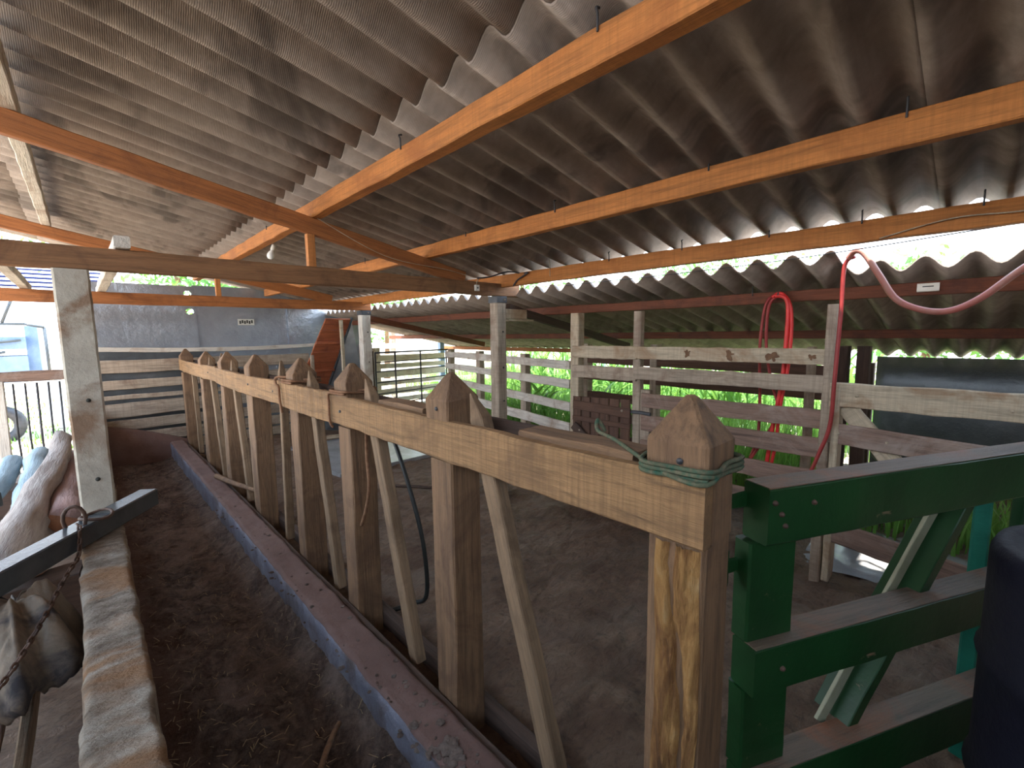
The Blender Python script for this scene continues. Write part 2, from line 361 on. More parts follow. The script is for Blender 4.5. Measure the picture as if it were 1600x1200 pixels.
# ------------------------------------------------------------------ ground and floors
def ring_ground():
    def hf(x, y): return -0.16 + 0.02 * fbm(x * .4, y * .4) - (0.3 if -1.2 < x < 6.5 and -1.6 < y < 8.0 else 0)
    o = grid_obj('ground', -30, 34, -20, 45, 60, 60, hf, GROUND); tag(o, kind='structure')
ring_ground()
def stall_h(x, y):
    h = -0.105 + 0.028 * fbm(x * 1.7, y * 1.7) + 0.022 * fbm(x * 4, y * 6, 3) + 0.010 * fbm(x * 14, y * 18, 7, 3)
    # ridged cracks in the worn floor
    r = 1 - abs(noise.noise(Vector((x * 1.6, y * 1.6, 9.0)))) * 14
    if r > 0: h -= 0.014 * r
    return h
fl = grid_obj('floor', 0.94, 6.9, -2.0, 8.4, 240, 420, stall_h, MUD); tag(fl, kind='structure')
def bay_h(x, y): return -0.10 + 0.03 * fbm(x * 1.5, y * 1.5, 5) + 0.012 * fbm(x * 7, y * 7, 5)
fb = grid_obj('floor', -1.8, -0.09, -2.0, 8.4, 50, 180, bay_h, MUD); tag(fb, kind='structure')
# unseen plank walls, added behind and left of the camera to darken the stall
wf = thing('shade_wall_front', (2.5, -2.15, -.1), kind='structure')
for i in range(24):
    beam('board', (-1.9 + i * .37, -2.15, -.12), (-1.9 + i * .37, -2.15, 2.45 if i < 14 else (2.0 if i < 19 else 1.4 - .1 * (i - 19))), .36, .03, DARKW, wf, (0, 1, 0), seg=2)
wl = thing('shade_wall_left', (-1.95, .2, -.1), kind='structure')  # unseen, added to shade the near left
for i in range(13):
    beam('board', (-1.93, -1.95 + i * .37, -.12), (-1.93, -1.95 + i * .37, 2.15), .03, .36, DARKW, wl, (0, 1, 0), seg=2)
# ------------------------------------------------------------------ back wall of galvanised sheets and boards
wb = thing('wall_back', (2.0, 8.4, -0.1), kind='structure')
def sheet_panel(name, x0, x1, z0, z1, y, mat, parent, holes=(), wav=0.006):
    bm = bmesh.new(); es = []
    def loop(pts):
        vs = [bm.verts.new((px, 0, pz)) for px, pz in pts]
        for i in range(len(vs)): es.append(bm.edges.new((vs[i], vs[(i + 1) % len(vs)])))
    n = 10
    out = [(x0 + (x1 - x0) * i / n, z0) for i in range(n)] + [(x1, z0 + (z1 - z0) * i / 4) for i in range(4)] + \
          [(x1 - (x1 - x0) * i / n, z1) for i in range(n)] + [(x0, z1 - (z1 - z0) * i / 4) for i in range(4)]
    loop(out)
    for hx, hz, r in holes: loop([(hx + r * math.cos(a * math.pi / 8), hz + r * 0.8 * math.sin(a * math.pi / 8)) for a in range(16)])
    bmesh.ops.triangle_fill(bm, use_beauty=True, edges=es)
    for v in bm.verts: v.co.y = wav * math.sin(v.co.x * 5 + v.co.z * 3)
    o = from_bm(name, bm, mat, parent, Matrix.Translation((0, y, 0)))
    s = o.modifiers.new('Solidify', 'SOLIDIFY'); s.thickness = 0.003
    return o
sheet_panel('metal_sheet', -0.08, 1.29, 1.44, 2.38, 8.42, GALV, wb, holes=((1.2, 2.27, .05), (1.21, 2.0, .055)))
sheet_panel('metal_sheet', 1.265, 2.63, 1.44, 2.40, 8.445, GALV, wb)
sheet_panel('metal_sheet', 2.605, 3.95, 1.44, 2.37, 8.42, GALV, wb)
for i, (a, b) in enumerate(((-0.08, 1.32), (1.30, 2.64), (2.62, 3.95))):
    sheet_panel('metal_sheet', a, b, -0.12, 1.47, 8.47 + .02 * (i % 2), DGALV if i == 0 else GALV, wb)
beam('board', (-0.08, 8.37, 1.47), (3.3, 8.37, 1.46), 0.03, 0.065, WHITEW, wb, sag=0.05, seg=14)
for z0, z1, zz in ((1.30, 1.12, .0), (1.01, .88, .02), (.80, .735, .015), (.68, .48, .03), (.45, .30, .0), (.26, .10, 0), (.07, -.08, 0)):
    zc = (z0 + z1) / 2
    beam('board', (-0.05, 8.36, zc), (2.9, 8.36, zc + zz * 2), 0.03, z0 - z1, GREYW, wb, jit=0.006, seg=12)
box('corner_post', (-0.10, 8.38, 1.1), (0.12, 0.10, 2.4), GREYW, wb)
box('corner_post', (3.95, 8.42, 1.1), (0.10, 0.10, 2.4), GREYW, wb)
# ------------------------------------------------------------------ corrugated roofs
PITCH = 0.2; AMP = 0.037
def roof_sheet(parent, x0, x1, y0, y1, zf, mat, lift=0.0, name='roof_sheet', res=10, nx=5, seed=0):
    ny = max(4, round((y1 - y0) / PITCH * res)); th = 0.007
    r = random.Random(seed); tilt = 0.0; dx = r.uniform(-0.012, 0.012)
    vs = []; fs = []
    for layer in (0, 1):
        for i in range(nx + 1):
            x = x0 + dx + (x1 - x0) * i / nx
            for j in range(ny + 1):
                y = y0 + (y1 - y0) * j / ny
                z = zf(x) + lift + AMP * math.cos(2 * math.pi * (y - 1.27) / PITCH) + (th if layer else 0) + tilt * (j / ny)
                vs.append((x, y, z))
    N = (nx + 1) * (ny + 1); a = lambda i, j: i * (ny + 1) + j
    for i in range(nx):
        for j in range(ny):
            q = (a(i, j), a(i + 1, j), a(i + 1, j + 1), a(i, j + 1))
            fs.append(q); fs.append(tuple(N + v for v in q[::-1]))
    for i in range(nx):
        fs.append((a(i, 0), N + a(i, 0), N + a(i + 1, 0), a(i + 1, 0))); fs.append((a(i + 1, ny), N + a(i + 1, ny), N + a(i, ny), a(i, ny)))
    for j in range(ny):
        fs.append((a(0, j + 1), N + a(0, j + 1), N + a(0, j), a(0, j))); fs.append((a(nx, j), N + a(nx, j), N + a(nx, j + 1), a(nx, j + 1)))
    me = bpy.data.meshes.new(name); me.from_pydata(vs, [], fs); me.materials.append(mat); me.materials.append(SHEETTOP)
    for k_, p in enumerate(me.polygons):
        p.use_smooth = k_ < 2 * nx * ny
        if k_ < 2 * nx * ny and k_ % 2: p.material_index = 1
    o = link(name, me, None, parent)
    return o
ZM = lambda x: 2.842 - 0.2 * x
ce = thing('ceiling', (1.0, 3.2, 2.2), kind='structure')
k = 0; y = -2.2
while y < 8.2:
    y1 = y + 1.2
    ll = 0.0
    roof_sheet(ce, -1.9, -0.10, y, y1, ZM, SHEET, 0.020 + ll, seed=k)
    roof_sheet(ce, -0.32, 1.30, y, y1, ZM, SHEET, 0.010 + ll, seed=k + 50)
    roof_sheet(ce, 1.12, 3.235, y, y1, ZM, SHEET, 0.0 + ll, seed=k + 100)
    k += 1; y += 1.2
ZL = lambda x: 2.672 - 0.2 * x
lr = thing('ceiling', (5.0, 3.2, 1.6), kind='structure')
k = 0; y = -2.95
while y < 9.0:
    ll = 0.0
    roof_sheet(lr, 3.26 if y > .5 else 3.50, 6.75, y, y + 1.2, ZL, SHEETL, ll, seed=k + 200, nx=8)
    k += 1; y += 1.2

# ------------------------------------------------------------------ trusses, rafters and purlins
def truss(y, label, x0=-1.7):
    t = thing('roof_truss', (1.5, y, 1.97), label, 'roof truss', 'roof trusses')
    beam('tie_beam', (x0, y, 2.033), (3.32 if y < 5 else 3.2, y, 2.036), 0.06, 0.125, TIEW if y < 5 else BROWNO, t, jit=0.003, seg=20)
    zr = lambda x: 2.622 - 0.2 * x
    beam('rafter', (x0, y + .0, zr(x0)), (2.62, y, zr(2.62) + .02), 0.055, 0.12, BROWNO, t, seg=20)
    box('king_post', (1.24, y, (2.08 + zr(1.24) - .045) / 2), (0.055, 0.05, zr(1.24) - .05 - 2.08), ORANGE, t)
    return t
tA = truss(3.40, 'near timber roof truss whose tie beam rests on the white concrete post')
tB = truss(6.50, 'far timber roof truss in front of the shiny metal back wall')
def purlin(x, z0, z1, w, mat, label, y0=-1.6, y1=8.15, hooks=(), zs=None, name='roof_purlin', cat='purlin', grp='roof purlins', **kw):
    t = thing(name, (x, (y0 + y1) / 2, z0), label, cat, grp)
    tb = beam('timber', (x, y0, (z0 + z1) / 2), (x, y1, (z0 + z1) / 2), w, z1 - z0, mat, t, seg=50, jit=0.0035, bev=0.005, **kw)
    for hy in hooks:
        tube('hook_bolt', [(x - w / 2 - .004, hy, z1 - .02), (x - w / 2 - .004, hy, z1 + .03), (x - w / 2 - 0.012, hy, z1 + .045), (x - w / 2 + .006, hy, z1 + .052)], 0.004, IRON, tb, k=3, n=6)
    return t
purlin(1.28, 2.44, 2.55, 0.075, ORANGE, 'bright orange roof purlin beside the lapped sheet edge, nearest overhead', hooks=(0.9, 2.1, 4.4))
purlin(2.22, 2.255, 2.365, 0.06, ORANGE, 'orange roof purlin in the middle of the right roof slope', hooks=(.25, .95, 1.9, 2.8, 4.5))
purlin(3.10, 2.065, 2.18, 0.06, ORANGE, 'lowest orange purlin along the bright eave gap', hooks=(.05, .5, .95, 1.5, 2.1, 4.6))
purlin(-0.175, 2.725, 2.835, 0.07, WHITEW, 'pale purlin at the far left, highest under the roof', y1=6.6)
for x, l in ((0.20, 'short pale timber laid across both tie beams, right of the concrete post'), (-0.36, 'short pale timber laid across both tie beams, left of the concrete post')):
    t = thing('cross_timber', (x, 5.1, 2.08), l, 'timber', 'timbers lying on the tie beams')
    beam('timber', (x, 3.33, 2.131), (x - .02, 6.75, 2.131), 0.075, 0.065, WHITEW, t, seg=14)
# lean-to
for x, z0, l in ((3.76, 1.80, 'dark red lean-to purlin with the white switch box, closest to the eave gap'), (5.20, 1.515, 'dark red lean-to purlin just above the board fence'), (6.62, 1.235, 'lowest lean-to purlin along the outer edge of the roof')):
    purlin(x, z0, ZL(x) - AMP - .001, 0.06, DARKRED if x < 6 else BROWNO, l, y0=-1.6 if x < 6 else 2.4, y1=9.6, grp='lean-to purlins', hooks=(1.25,) if x < 4 else ())
for y, l in ((3.40, 'dark sloping lean-to rafter starting at the roof post with bolt holes'), (6.50, 'brown sloping lean-to rafter starting at the far whitewashed post')):
    t = thing('lean_to_rafter', (3.2, y, 1.9), l, 'rafter', 'lean-to rafters')
    zr = lambda x: 1.745 - .2 * (x - 3.76)
    beam('timber', (3.18, y, zr(3.18)), (5.45, y, zr(5.45)), 0.06, 0.085, DARKW if y < 5 else DARKRED, t, seg=12)

# ------------------------------------------------------------------ posts under the roof
t = thing('concrete_post', (-0.02, 3.40, 0.63), 'thick whitewashed concrete post standing on the trough wall', 'post')
o = beam('shaft', (-0.02, 3.40, 0.63), (-0.02, 3.40, 1.968), 0.145, 0.145, POSTC, t, (0, 1, 0), bev=0.010, seg=24, jit=0.0012)
for z in (1.27, 0.83):
    tube('bolt_hole', [(-0.01, 3.322, z), (-0.01, 3.335, z)], 0.011, INK, o, k=1, n=10)
def post(name, x, y, z1, w, mat, label, cat='post', grp=None, holes=(), cap=None, z0=-0.12, lean=(0, 0), d=None):
    t = thing(name, (x, y, z0), label, cat, grp)
    sh = beam('shaft', (x, y, z0), (x + lean[0], y + lean[1], z1), w, d or w, mat, t, (0, 1, 0), bev=0.008, seg=16, jit=0.003)
    for z in holes:
        tube('bolt_hole', [(x + lean[0] * .5 + w * .1, y - (d or w) / 2 - .003, z), (x + w * .1, y, z)], 0.010, INK, sh, k=1, n=8)
    if cap:
        fp = box('fixing_plate', (x, y, z1 - 0.03), (w + .012, (d or w) + .012, 0.065), cap, t)
        tube('bolt', [(x + .03, y - (d or w) / 2 - .018, z1 - .03), (x + .03, y, z1 - .03)], 0.009, GREYW, fp, k=1, n=8)
    return t
post('roof_post', 3.04, 3.40, 1.968, 0.12, GREYW, 'square grey wooden roof post with bolt holes, under the end of the near tie beam', holes=(1.62, 1.26, .92), cap=IRON)
t = thing('spacer_block', (3.25, 3.40, 1.78), 'pale wooden block nailed beside the top of the roof post', 'block')
box('block', (3.26, 3.40, 1.80), (0.30, 0.09, 0.10), PALEW, t); box('batten', (3.30, 3.37, 1.735), (0.36, 0.10, 0.02), PALEW, t)
post('roof_post', 3.10, 6.50, 1.968, 0.14, WHITEW, 'whitewashed roof post under the far tie beam beside the reddish plank ramp', holes=(1.65, 1.2), cap=IRON)
post('gate_post', 3.28, 6.75, 1.35, 0.10, DARKW, 'short round-topped dark post behind the whitewashed roof post')

# ------------------------------------------------------------------ feed trough
tr = thing('feed_trough', (0.4, 3.5, -0.15), 'long cement feed trough with rough pale wall and reddish kerb, floor covered in dirt', 'trough')
def long_block(name, x0, x1, z0, z1, ya, yb, mat, amp=0.006, nseg=140, nx=7, r=0.012, facemat=None, droop=0.0):
    """block along Y with hand-plastered uneven surface"""
    pts = []
    nz_ = 5
    for i in range(nz_ + 1): pts.append((x0, z0 + (z1 - r - z0) * i / nz_))
    for i in range(nx + 1): pts.append((x0 + r + (x1 - x0 - 2 * r) * i / nx, z1))
    for i in range(nz_ + 1): pts.append((x1, z1 - r - (z1 - r - z0) * i / nz_))
    vs = []; fs = []; P = len(pts)
    for j in range(nseg + 1):
        y = ya + (yb - ya) * j / nseg
        for (x, z) in pts:
            n1 = fbm(x * 9, y * 7, z * 9, 5); n2 = fbm(x * 9 + 40, y * 7, z * 9, 5)
            vs.append((x + amp * n1 * 1.2, y, z + amp * n2 - (droop * max(0, fbm(y * .9, 4.4)) if z > z0 + .01 else 0)))
    for j in range(nseg):
        for q in range(P - 1):
            a = j * P + q; fs.append((a, a + 1, a + P + 1, a + P))
    fs.append(tuple(range(P))[::-1]); fs.append(tuple(nseg * P + q for q in range(P)))
    me = bpy.data.meshes.new(name); me.from_pydata(vs, [], fs); me.materials.append(mat)
    if facemat:
        me.materials.append(facemat)
        for p in me.polygons:
            if p.index < nseg * (P - 1) and p.index % (P - 1) < nz_: p.material_index = 1
    for p in me.polygons: p.use_smooth = True
    return link(name, me, None, tr)
long_block('outer_wall', -0.09, 0.062, -0.14, 0.628, -0.6, 8.32, CONC, 0.011, 420, 12)
long_block('kerb', 0.78, 0.945, -0.2, 0.10, -0.6, 8.10, KERB, 0.007, 300, 9, 0.014, KERBF)
def bed(x, y):
    u = (x - 0.06) / 0.72
    h = -0.17 + 0.05 * (1 - u) ** 2 + 0.045 * max(0, u - .75) / .25
    h += 0.06 * max(0, (u - .72) / .28) ** 2 * max(.25, min(1, 1.6 - y * .25))
    h += 0.022 * fbm(x * 3, y * 2) + 0.020 * fbm(x * 10, y * 8, 2) + 0.008 * fbm(x * 32, y * 26, 4, 3)
    return h
grid_obj('dirt_bed', 0.0, 0.82, -0.6, 8.3, 60, 560, bed, DIRT, tr)
# sloping mud-covered end of the trough
bm = bmesh.new(); nn = 16; rows = []
for i in range(nn + 1):
    x = 0.03 + 0.98 * i / nn; zt = 0.40 - 0.33 * (i / nn) ** 1.3
    rows.append([bm.verts.new((x, yy + .015 * fbm(x * 6, yy * 6), zz)) for yy, zz in ((8.02, -0.15), (8.06, zt * .5 - .05), (8.10, zt), (8.3, zt + .01))])
for i in range(nn):
    for q in range(3): bm.faces.new((rows[i][q], rows[i + 1][q], rows[i + 1][q + 1], rows[i][q + 1]))
from_bm('end_wall', bm, KERB, tr, smooth=True)
# straw and stick litter in the trough
vs = []; fs = []
rr = random.Random(3)
for i in range(900):
    x = rr.uniform(0.1, 0.76); y = rr.uniform(0.8, 7.5) if i % 3 else rr.uniform(1, 3.5); L = rr.uniform(.012, .05); a = rr.uniform(0, 6.28); z = bed(x, y) + .006
    d = Vector((math.cos(a) * L, math.sin(a) * L, rr.uniform(-.004, .02))); s = Vector((-math.sin(a), math.cos(a), 0)) * .0016
    b = len(vs); p = Vector((x, y, z)); vs += [p - s, p + s, p + d + s, p + d - s]; fs.append((b, b + 1, b + 2, b + 3))
me = bpy.data.meshes.new('straw_litter'); me.from_pydata(vs, [], fs); o = link('straw_litter', me, STRAW); tag(o, 'thin straw bits scattered over the dirt in the trough', 'straw', kind='stuff')
# clods on kerb
vs = []; fs = []
def clod(c, r, seed):
    bm = bmesh.new(); bmesh.ops.create_icosphere(bm, subdivisions=2, radius=r)
    for v in bm.verts:
        v.co *= 1 + .55 * fbm(v.co.x / r * 1.3 + seed, v.co.y / r * 1.3, v.co.z / r * 1.3); v.co.z *= .45
    me = bpy.data.meshes.new('clod'); bm.to_mesh(me); bm.free(); b = len(vs)
    for v in me.vertices: vs.append(v.co + Vector(c))
    for p in me.polygons: fs.append(tuple(b + q for q in p.vertices))
for i in range(150):
    y = rr.uniform(.9, 5) if i > 50 else rr.uniform(.95, 1.5); x = 0.78 + rr.gauss(0, .02) if i % 3 else rr.uniform(.80, .93)
    r_ = rr.uniform(.004, .014); clod((x, y, 0.10 if x > .785 else rr.uniform(-.06, .1)), r_, i)
for i in range(160):
    x = rr.uniform(.12, .7); y = rr.uniform(.9, 5); clod((x, y, bed(x, y)), rr.uniform(.005, .02), i)
for i in range(14): clod((.84 + rr.gauss(0, .02), 1.22 + rr.gauss(0, .05), .105), rr.uniform(.012, .026), i + 90)
me = bpy.data.meshes.new('dirt_clods'); me.from_pydata(vs, [], fs); o = link('dirt_clods', me, DIRT); tag(o, 'small clods of dried mud on the kerb and trough floor', 'dirt', kind='stuff')
t = tube('stick', [(0.655, 1.80, -0.06), (0.60, 1.74, -.045), (0.51, 1.62, -.03), (.46, 1.54, -.035)], 0.012, POSTW); tag(t, 'short smooth stick lying in the trough at the bottom of the picture', 'stick')
t = tube('dry_stick', [(0.90, 5.55, 0.13), (0.96, 5.1, 0.15), (1.03, 4.75, .16), (1.1, 4.5, .15)], 0.022, POSTW, rfun=lambda t, i: .028 - .012 * t); tag(t, 'short broken branch poking through the stanchion bars onto the kerb', 'stick')

# ------------------------------------------------------------------ cow stanchion row
cs = thing('cow_stanchion', (1.06, 4.3, -0.12), 'long row of wooden cattle head stanchions with pyramid-topped posts behind the trough kerb', 'stanchion')
def loft(name, levels, mat, parent, jit=0.002, bev=0.006, seed=0, mats=None, matf=None):
    """levels: (x0,x1,y0,y1,z) chamfered rectangles stacked"""
    r = random.Random(seed); bm = bmesh.new(); rings = []
    xc = (levels[0][0] + levels[0][1]) / 2; yc = (levels[0][2] + levels[0][3]) / 2
    for (x0, x1, y0, y1, z) in levels:
        b = min(bev, (x1 - x0) * .3, (y1 - y0) * .3)
        pts = [(x0 + b, y0), (x1 - b, y0), (x1, y0 + b), (x1, y1 - b), (x1 - b, y1), (x0 + b, y1), (x0, y1 - b), (x0, y0 + b)]
        rings.append([bm.verts.new((px - xc + r.uniform(-jit, jit), py - yc + r.uniform(-jit, jit), z)) for px, py in pts])
    for i in range(len(rings) - 1):
        for q in range(8): bm.faces.new((rings[i][q], rings[i][(q + 1) % 8], rings[i + 1][(q + 1) % 8], rings[i + 1][q]))
    bm.faces.new(rings[0][::-1]); bm.faces.new(rings[-1])
    # local X along the post so that the grain runs up it
    for v in bm.verts: v.co = Vector((v.co.z, v.co.y, -v.co.x))
    M = Matrix(((0, 0, -1, xc), (0, 1, 0, yc), (1, 0, 0, 0), (0, 0, 0, 1)))
    bmesh.ops.recalc_face_normals(bm, faces=bm.faces)
    me = bpy.data.meshes.new(name); bm.to_mesh(me); bm.free(); me.materials.append(mat)
    return link(name, me, mat, parent, M)
PY = [0.405, 1.395, 2.32, 3.145, 4.265, 5.325, 6.455, 7.97]
def sp_post(y0, s, w=0.155, dz=0.0, tilt=0.0):
    y1 = y0 + w; xm = 1.06; ym = (y0 + y1) / 2
    zz = [-0.12, 0.1, .3, .5, .7, .9, 1.098]
    lv = [(0.995, 1.138, y0 + .004, y1 - .004, z) for z in zz]
    lv += [(1.024, 1.138, y0, y1, 1.1), (1.024, 1.138, y0, y1, 1.262), (0.984, 1.138, y0, y1, 1.264), (0.982, 1.14, y0, y1, 1.335 + dz)]
    lv += [(0.985, 1.137, y0 + .004, y1 - .004, 1.345 + dz), (xm - .016, xm + .014, ym - .014, ym + .014, 1.438 + dz), (xm - .008, xm + .007, ym - .008, ym + .008, 1.443 + dz)]
    return loft('post', lv, POSTW, cs, seed=s, jit=.0025)
rr = random.Random(5)
posts = []
for i, y in enumerate(PY): posts.append(sp_post(y, i, dz=rr.uniform(-.01, .012)))
posts[0]['label'] = 'front post with a rotten split face'
# split rotten strip on front post
def rotten():
    bm = bmesh.new(); nzz = 150; ny = 26; g = []
    for i in range(nzz + 1):
        z = -0.1 + 1.19 * i / nzz; row = []; wv = .018 * fbm(z * 2.2, 3.3)
        for j in range(ny + 1):
            u = j / ny; y = 0.418 + 0.115 * u + wv * (1 if 0 < j < ny else .6)
            edge = min(1, min(u, 1 - u) * 5)
            groove = -0.034 * math.exp(-((u - 0.48 + .16 * math.sin(z * 4)) / 0.09) ** 2)
            d = 0.012 * edge + edge * (0.010 * fbm(y * 60, z * 6, 2) + 0.004 * fbm(y * 160, z * 22, 5) + groove * .6)
            row.append(bm.verts.new((z, y - .482, d + .0025)))
        g.append(row)
    for i in range(nzz):
        for j in range(ny): bm.faces.new((g[i][j], g[i + 1][j], g[i + 1][j + 1], g[i][j + 1]))
    me = bpy.data.meshes.new('rotten_strip'); bm.to_mesh(me); bm.free()
    M = Matrix(((0, 0, -1, 0.9965), (0, 1, 0, 0.482), (1, 0, 0, 0), (0, 0, 0, 1)))
    o = link('rotten_strip', me, SPLIT, cs, M); o['label'] = 'crumbling orange rotten strip down the front post'
    for p in me.polygons: p.use_smooth = True
rotten()
# outer rails (front face) in four lengths, dark inner rail
for a, b, z0, z1, sg in ((0.407, 2.525, 1.10, 1.262, .0), (2.53, 3.46, 1.105, 1.285, .004), (3.465, 5.61, 1.115, 1.285, .012), (5.615, 8.14, 1.13, 1.292, .012)):
    frl = beam('front_rail', (1.0, a, (z0 + z1) / 2), (1.0, b, (z0 + z1) / 2 + (.0 if a > .5 else .012)), 0.042, z1 - z0, RAILW, cs, seg=24, jit=.003, sag=sg, bev=.006)
beam('back_rail', (1.163, 0.44, 1.19), (1.163, 8.1, 1.20), 0.04, 0.15, DARKW, cs, seg=20, jit=.003)
beam('bottom_sill', (1.163, 0.42, -0.06), (1.163, 8.1, -.06), 0.05, 0.10, DARKW, cs, seg=20, jit=.004)
beam('bottom_sill', (0.968, 0.58, 0.02), (0.968, 8.1, .02), 0.035, 0.10, DARKW, cs, seg=20, jit=.004)
beam('top_spacer', (1.08, 0.62, 1.266), (1.08, 1.05, 1.268), 0.11, 0.03, POSTW, cs, seg=4)
beam('top_spacer', (1.08, 1.65, 1.27), (1.08, 2.05, 1.27), 0.10, 0.03, POSTW, cs, seg=4)
def bar(yt, yb, zt=1.38, pointed=True, w=0.075, name='swing_bar'):
    p0 = Vector((1.062, yb, 0.0)); p1 = Vector((1.062, yt, zt)); L = (p1 - p0).length
    bm = beam_bm(L - .1, 0.055, w, bev=.005, seg=10, jit=.002, seed=int(yt * 10))
    end = [v for v in bm.verts if v.co.x > L - .101]
    f = [f for f in bm.faces if all(v in end for v in f.verts)]
    if pointed and f:
        r = bmesh.ops.extrude_face_region(bm, geom=f); nv = [g for g in r['geom'] if isinstance(g, bmesh.types.BMVert)]
        for v in nv: v.co = Vector((L, v.co.y * .25 , v.co.z * .12 + w * .30))
    return from_bm(name, bm, BARW, cs, frame(p0, p1, (0, 1, 0)))
for yt, yb in ((1.325, 0.90), (2.215, 1.82), (3.04, 2.74), (5.19, 4.86), (6.30, 5.95)): bar(yt, yb)
for yt, yb, zt in ((3.63, 3.72, 1.42), (5.66, 5.72, 1.43), (6.86, 6.90, 1.29), (4.62, 4.60, 1.25), (7.5, 7.45, 1.25)): bar(yt, yb, zt, w=.05, name='upright_bar')
for y, z in ((1.50, 1.15), (1.55, .75)): pass
for y, z in ((.47, 1.30), (1.47, 1.31), (2.4, 1.19), (3.6, 1.2), (6.0, 1.21), (4.3, 1.2)):
    tube('bolt_head', [(0.974 if z < 1.27 else .978, y, z), (.99, y, z)], 0.008, IRON, frl if z < 1.27 else posts[0 if y < 1 else 1], k=1, n=8)
# ropes tied round the posts
def ropewrap(name, y0, y1, z, mat, label, r=.006, turns=2, x0=.978, x1=1.145, drop=None, tail=None):
    pts = []
    for t_ in range(turns):
        zz = z + t_ * r * 1.8
        pts += [(x0 - r, y0 - r, zz), (x0 - r, (y0 + y1) / 2, zz - .004), (x0 - r, y1 + r, zz), (x1 + r, y1 + r, zz + .006), (x1 + r, y0 - r, zz + .004), ((x0 + x1) / 2, y0 - r * 1.4, zz + .002)]
    if tail: pts += tail
    o = tube(name, pts, r, mat, k=5, n=6); tag(o, label, 'rope'); return o
ropewrap('rope_tie', .405, .56, 1.268, CORD, 'green and grey cord wound round the front stanchion post', .006, 3, tail=[(.965, .40, 1.262), (.967, .50, 1.268), (1.02, .62, 1.288), (1.06, .70, 1.30), (1.09, .78, 1.31), (1.12, .80, 1.335), (1.13, .78, 1.30)])
ropewrap('rope_tie', 2.32, 2.475, 1.292, ROPE, 'brown rope round the third stanchion post and down over the rail joint', .007, 2, tail=[(.975, 2.50, 1.29), (.966, 2.515, 1.22), (.968, 2.52, 1.12), (.985, 2.52, 1.085)])
ropewrap('rope_tie', 3.145, 3.30, 1.292, ROPE, 'brown rope knotted round the fourth stanchion post with a hanging tail', .009, 2, tail=[(.965, 3.40, 1.32), (.955, 3.43, 1.27), (.962, 3.40, 1.25), (.958, 3.38, 1.16), (.964, 3.36, 1.07)])
o = tube('rope_end', [(1.03, 2.20, 1.10), (1.045, 2.24, .95), (1.03, 2.20, .80), (1.035, 2.26, .66), (1.03, 2.32, .55)], .009, ROPE); tag(o, 'loose brown rope end hanging between two stanchion bars', 'rope')
o = tube('black_hose', [(1.40, 2.9, 1.19), (1.40, 2.62, .95), (1.40, 2.40, .60), (1.40, 2.28, .3), (1.40, 2.27, 0.0), (1.34, 2.34, -.06), (1.2, 2.40, -.08)], .014, BLACKH); tag(o, 'thin black hose hanging down to the stall floor behind the stanchions', 'hose')
tube('mud_rope', [(2.35, 4.4, -.06), (2.5, 4.2, -.055), (2.62, 4.05, -.06), (2.9, 3.9, -.06)], .016, DARKW); bpy.context.scene.collection.objects[-1]['label'] = 'dark stick lying on the stall floor in front of the wet slab'
bpy.context.scene.collection.objects[-1]['category'] = 'stick'; bpy.context.scene.collection.objects[-1].name = 'fallen_stick'
sb = box('damp_slab', (3.2, 6.2, -.09), (2.2, 1.9, .06), SLAB, bev=.01); tag(sb, kind='structure')

# ------------------------------------------------------------------ green gate
G = Vector((.896, -.443, 0)).normalized(); NN = Vector((-.443, -.896, 0)).normalized(); GA = Vector((1.30, .37, 0))
def gp(s, n, z): v = GA + G * s + NN * n; return Vector((v.x, v.y, z))
gg = thing('green_gate', gp(0, -.04, -.1), 'heavy dark green painted board gate standing ajar beside the front post', 'gate')
def gbeam(name, s0, s1, n, z0, z1, th, mat=GREEN, **k):
    return beam(name, gp(s0, n, (z0 + z1) / 2), gp(s1, n, (z0 + z1) / 2), th, z1 - z0, mat, gg, bev=.006, seg=14, jit=.0015, **k)
grl = gbeam('rail', 0, 1.55, -.042, 1.012, 1.175, .084)
gbeam('rail', -.02, 1.5, -.042, .565, .71, .084)
gbeam('rail', -.02, 1.5, -.042, .13, .30, .084)
def topcap(s0, s1, z, wd=.086): return beam('worn_top', gp(s0, -.042, z), gp(s1, -.042, z), wd, .004, GREENWORN, gg, seg=10, jit=.0006, bev=.001)
topcap(.002, 1.55, 1.176); topcap(-.018, 1.5, .712); topcap(-.018, 1.5, .302)
for z0, z1 in ((-.08, .125), (.305, .56), (.715, 1.008)):
    o = beam('stile', gp(.062, -.062, z0), gp(.062, -.062, z1), .17, .06, GREEN, gg, NN, bev=.006, seg=6, jit=.001)
beam('brace', gp(.445, -.105, .29), gp(.965, -.105, 1.02), .04, .12, GREEN, gg, NN, bev=.003, seg=8, jit=.001)
beam('brace_edge', gp(.38, -.105, .29), gp(.90, -.105, 1.02), .042, .012, CREAM, gg, NN, bev=.002, seg=8, jit=.001)
beam('stile', gp(1.42, -.105, -.08), gp(1.42, -.105, 1.15), .15, .04, GREEN, gg, NN, bev=.004, seg=6, jit=.001)
for s, z in ((.045, 1.10), (.06, 1.065), (.16, 1.12), (.02, 1.135), (.08, .635)):
    bm = bmesh.new(); bmesh.ops.create_icosphere(bm, subdivisions=2, radius=.009)
    for v in bm.verts: v.co.z *= .9; v.co *= 1 + .15 * fbm(v.co.x * 90, v.co.y * 90, v.co.z * 90)
    from_bm('bolt_head', bm, RUST, grl, Matrix.Translation(gp(s, .001, z)), True)
for z in (1.12, .93):
    tube('hinge', [gp(-.075, -.075, z + .05), gp(-.075, -.075, z - .05)], .016, GREEN, gg, k=1, n=10)
    beam('hinge_strap', gp(-.08, -.075, z), gp(.0, -.078, z), .012, .045, GREEN, gg, seg=2)
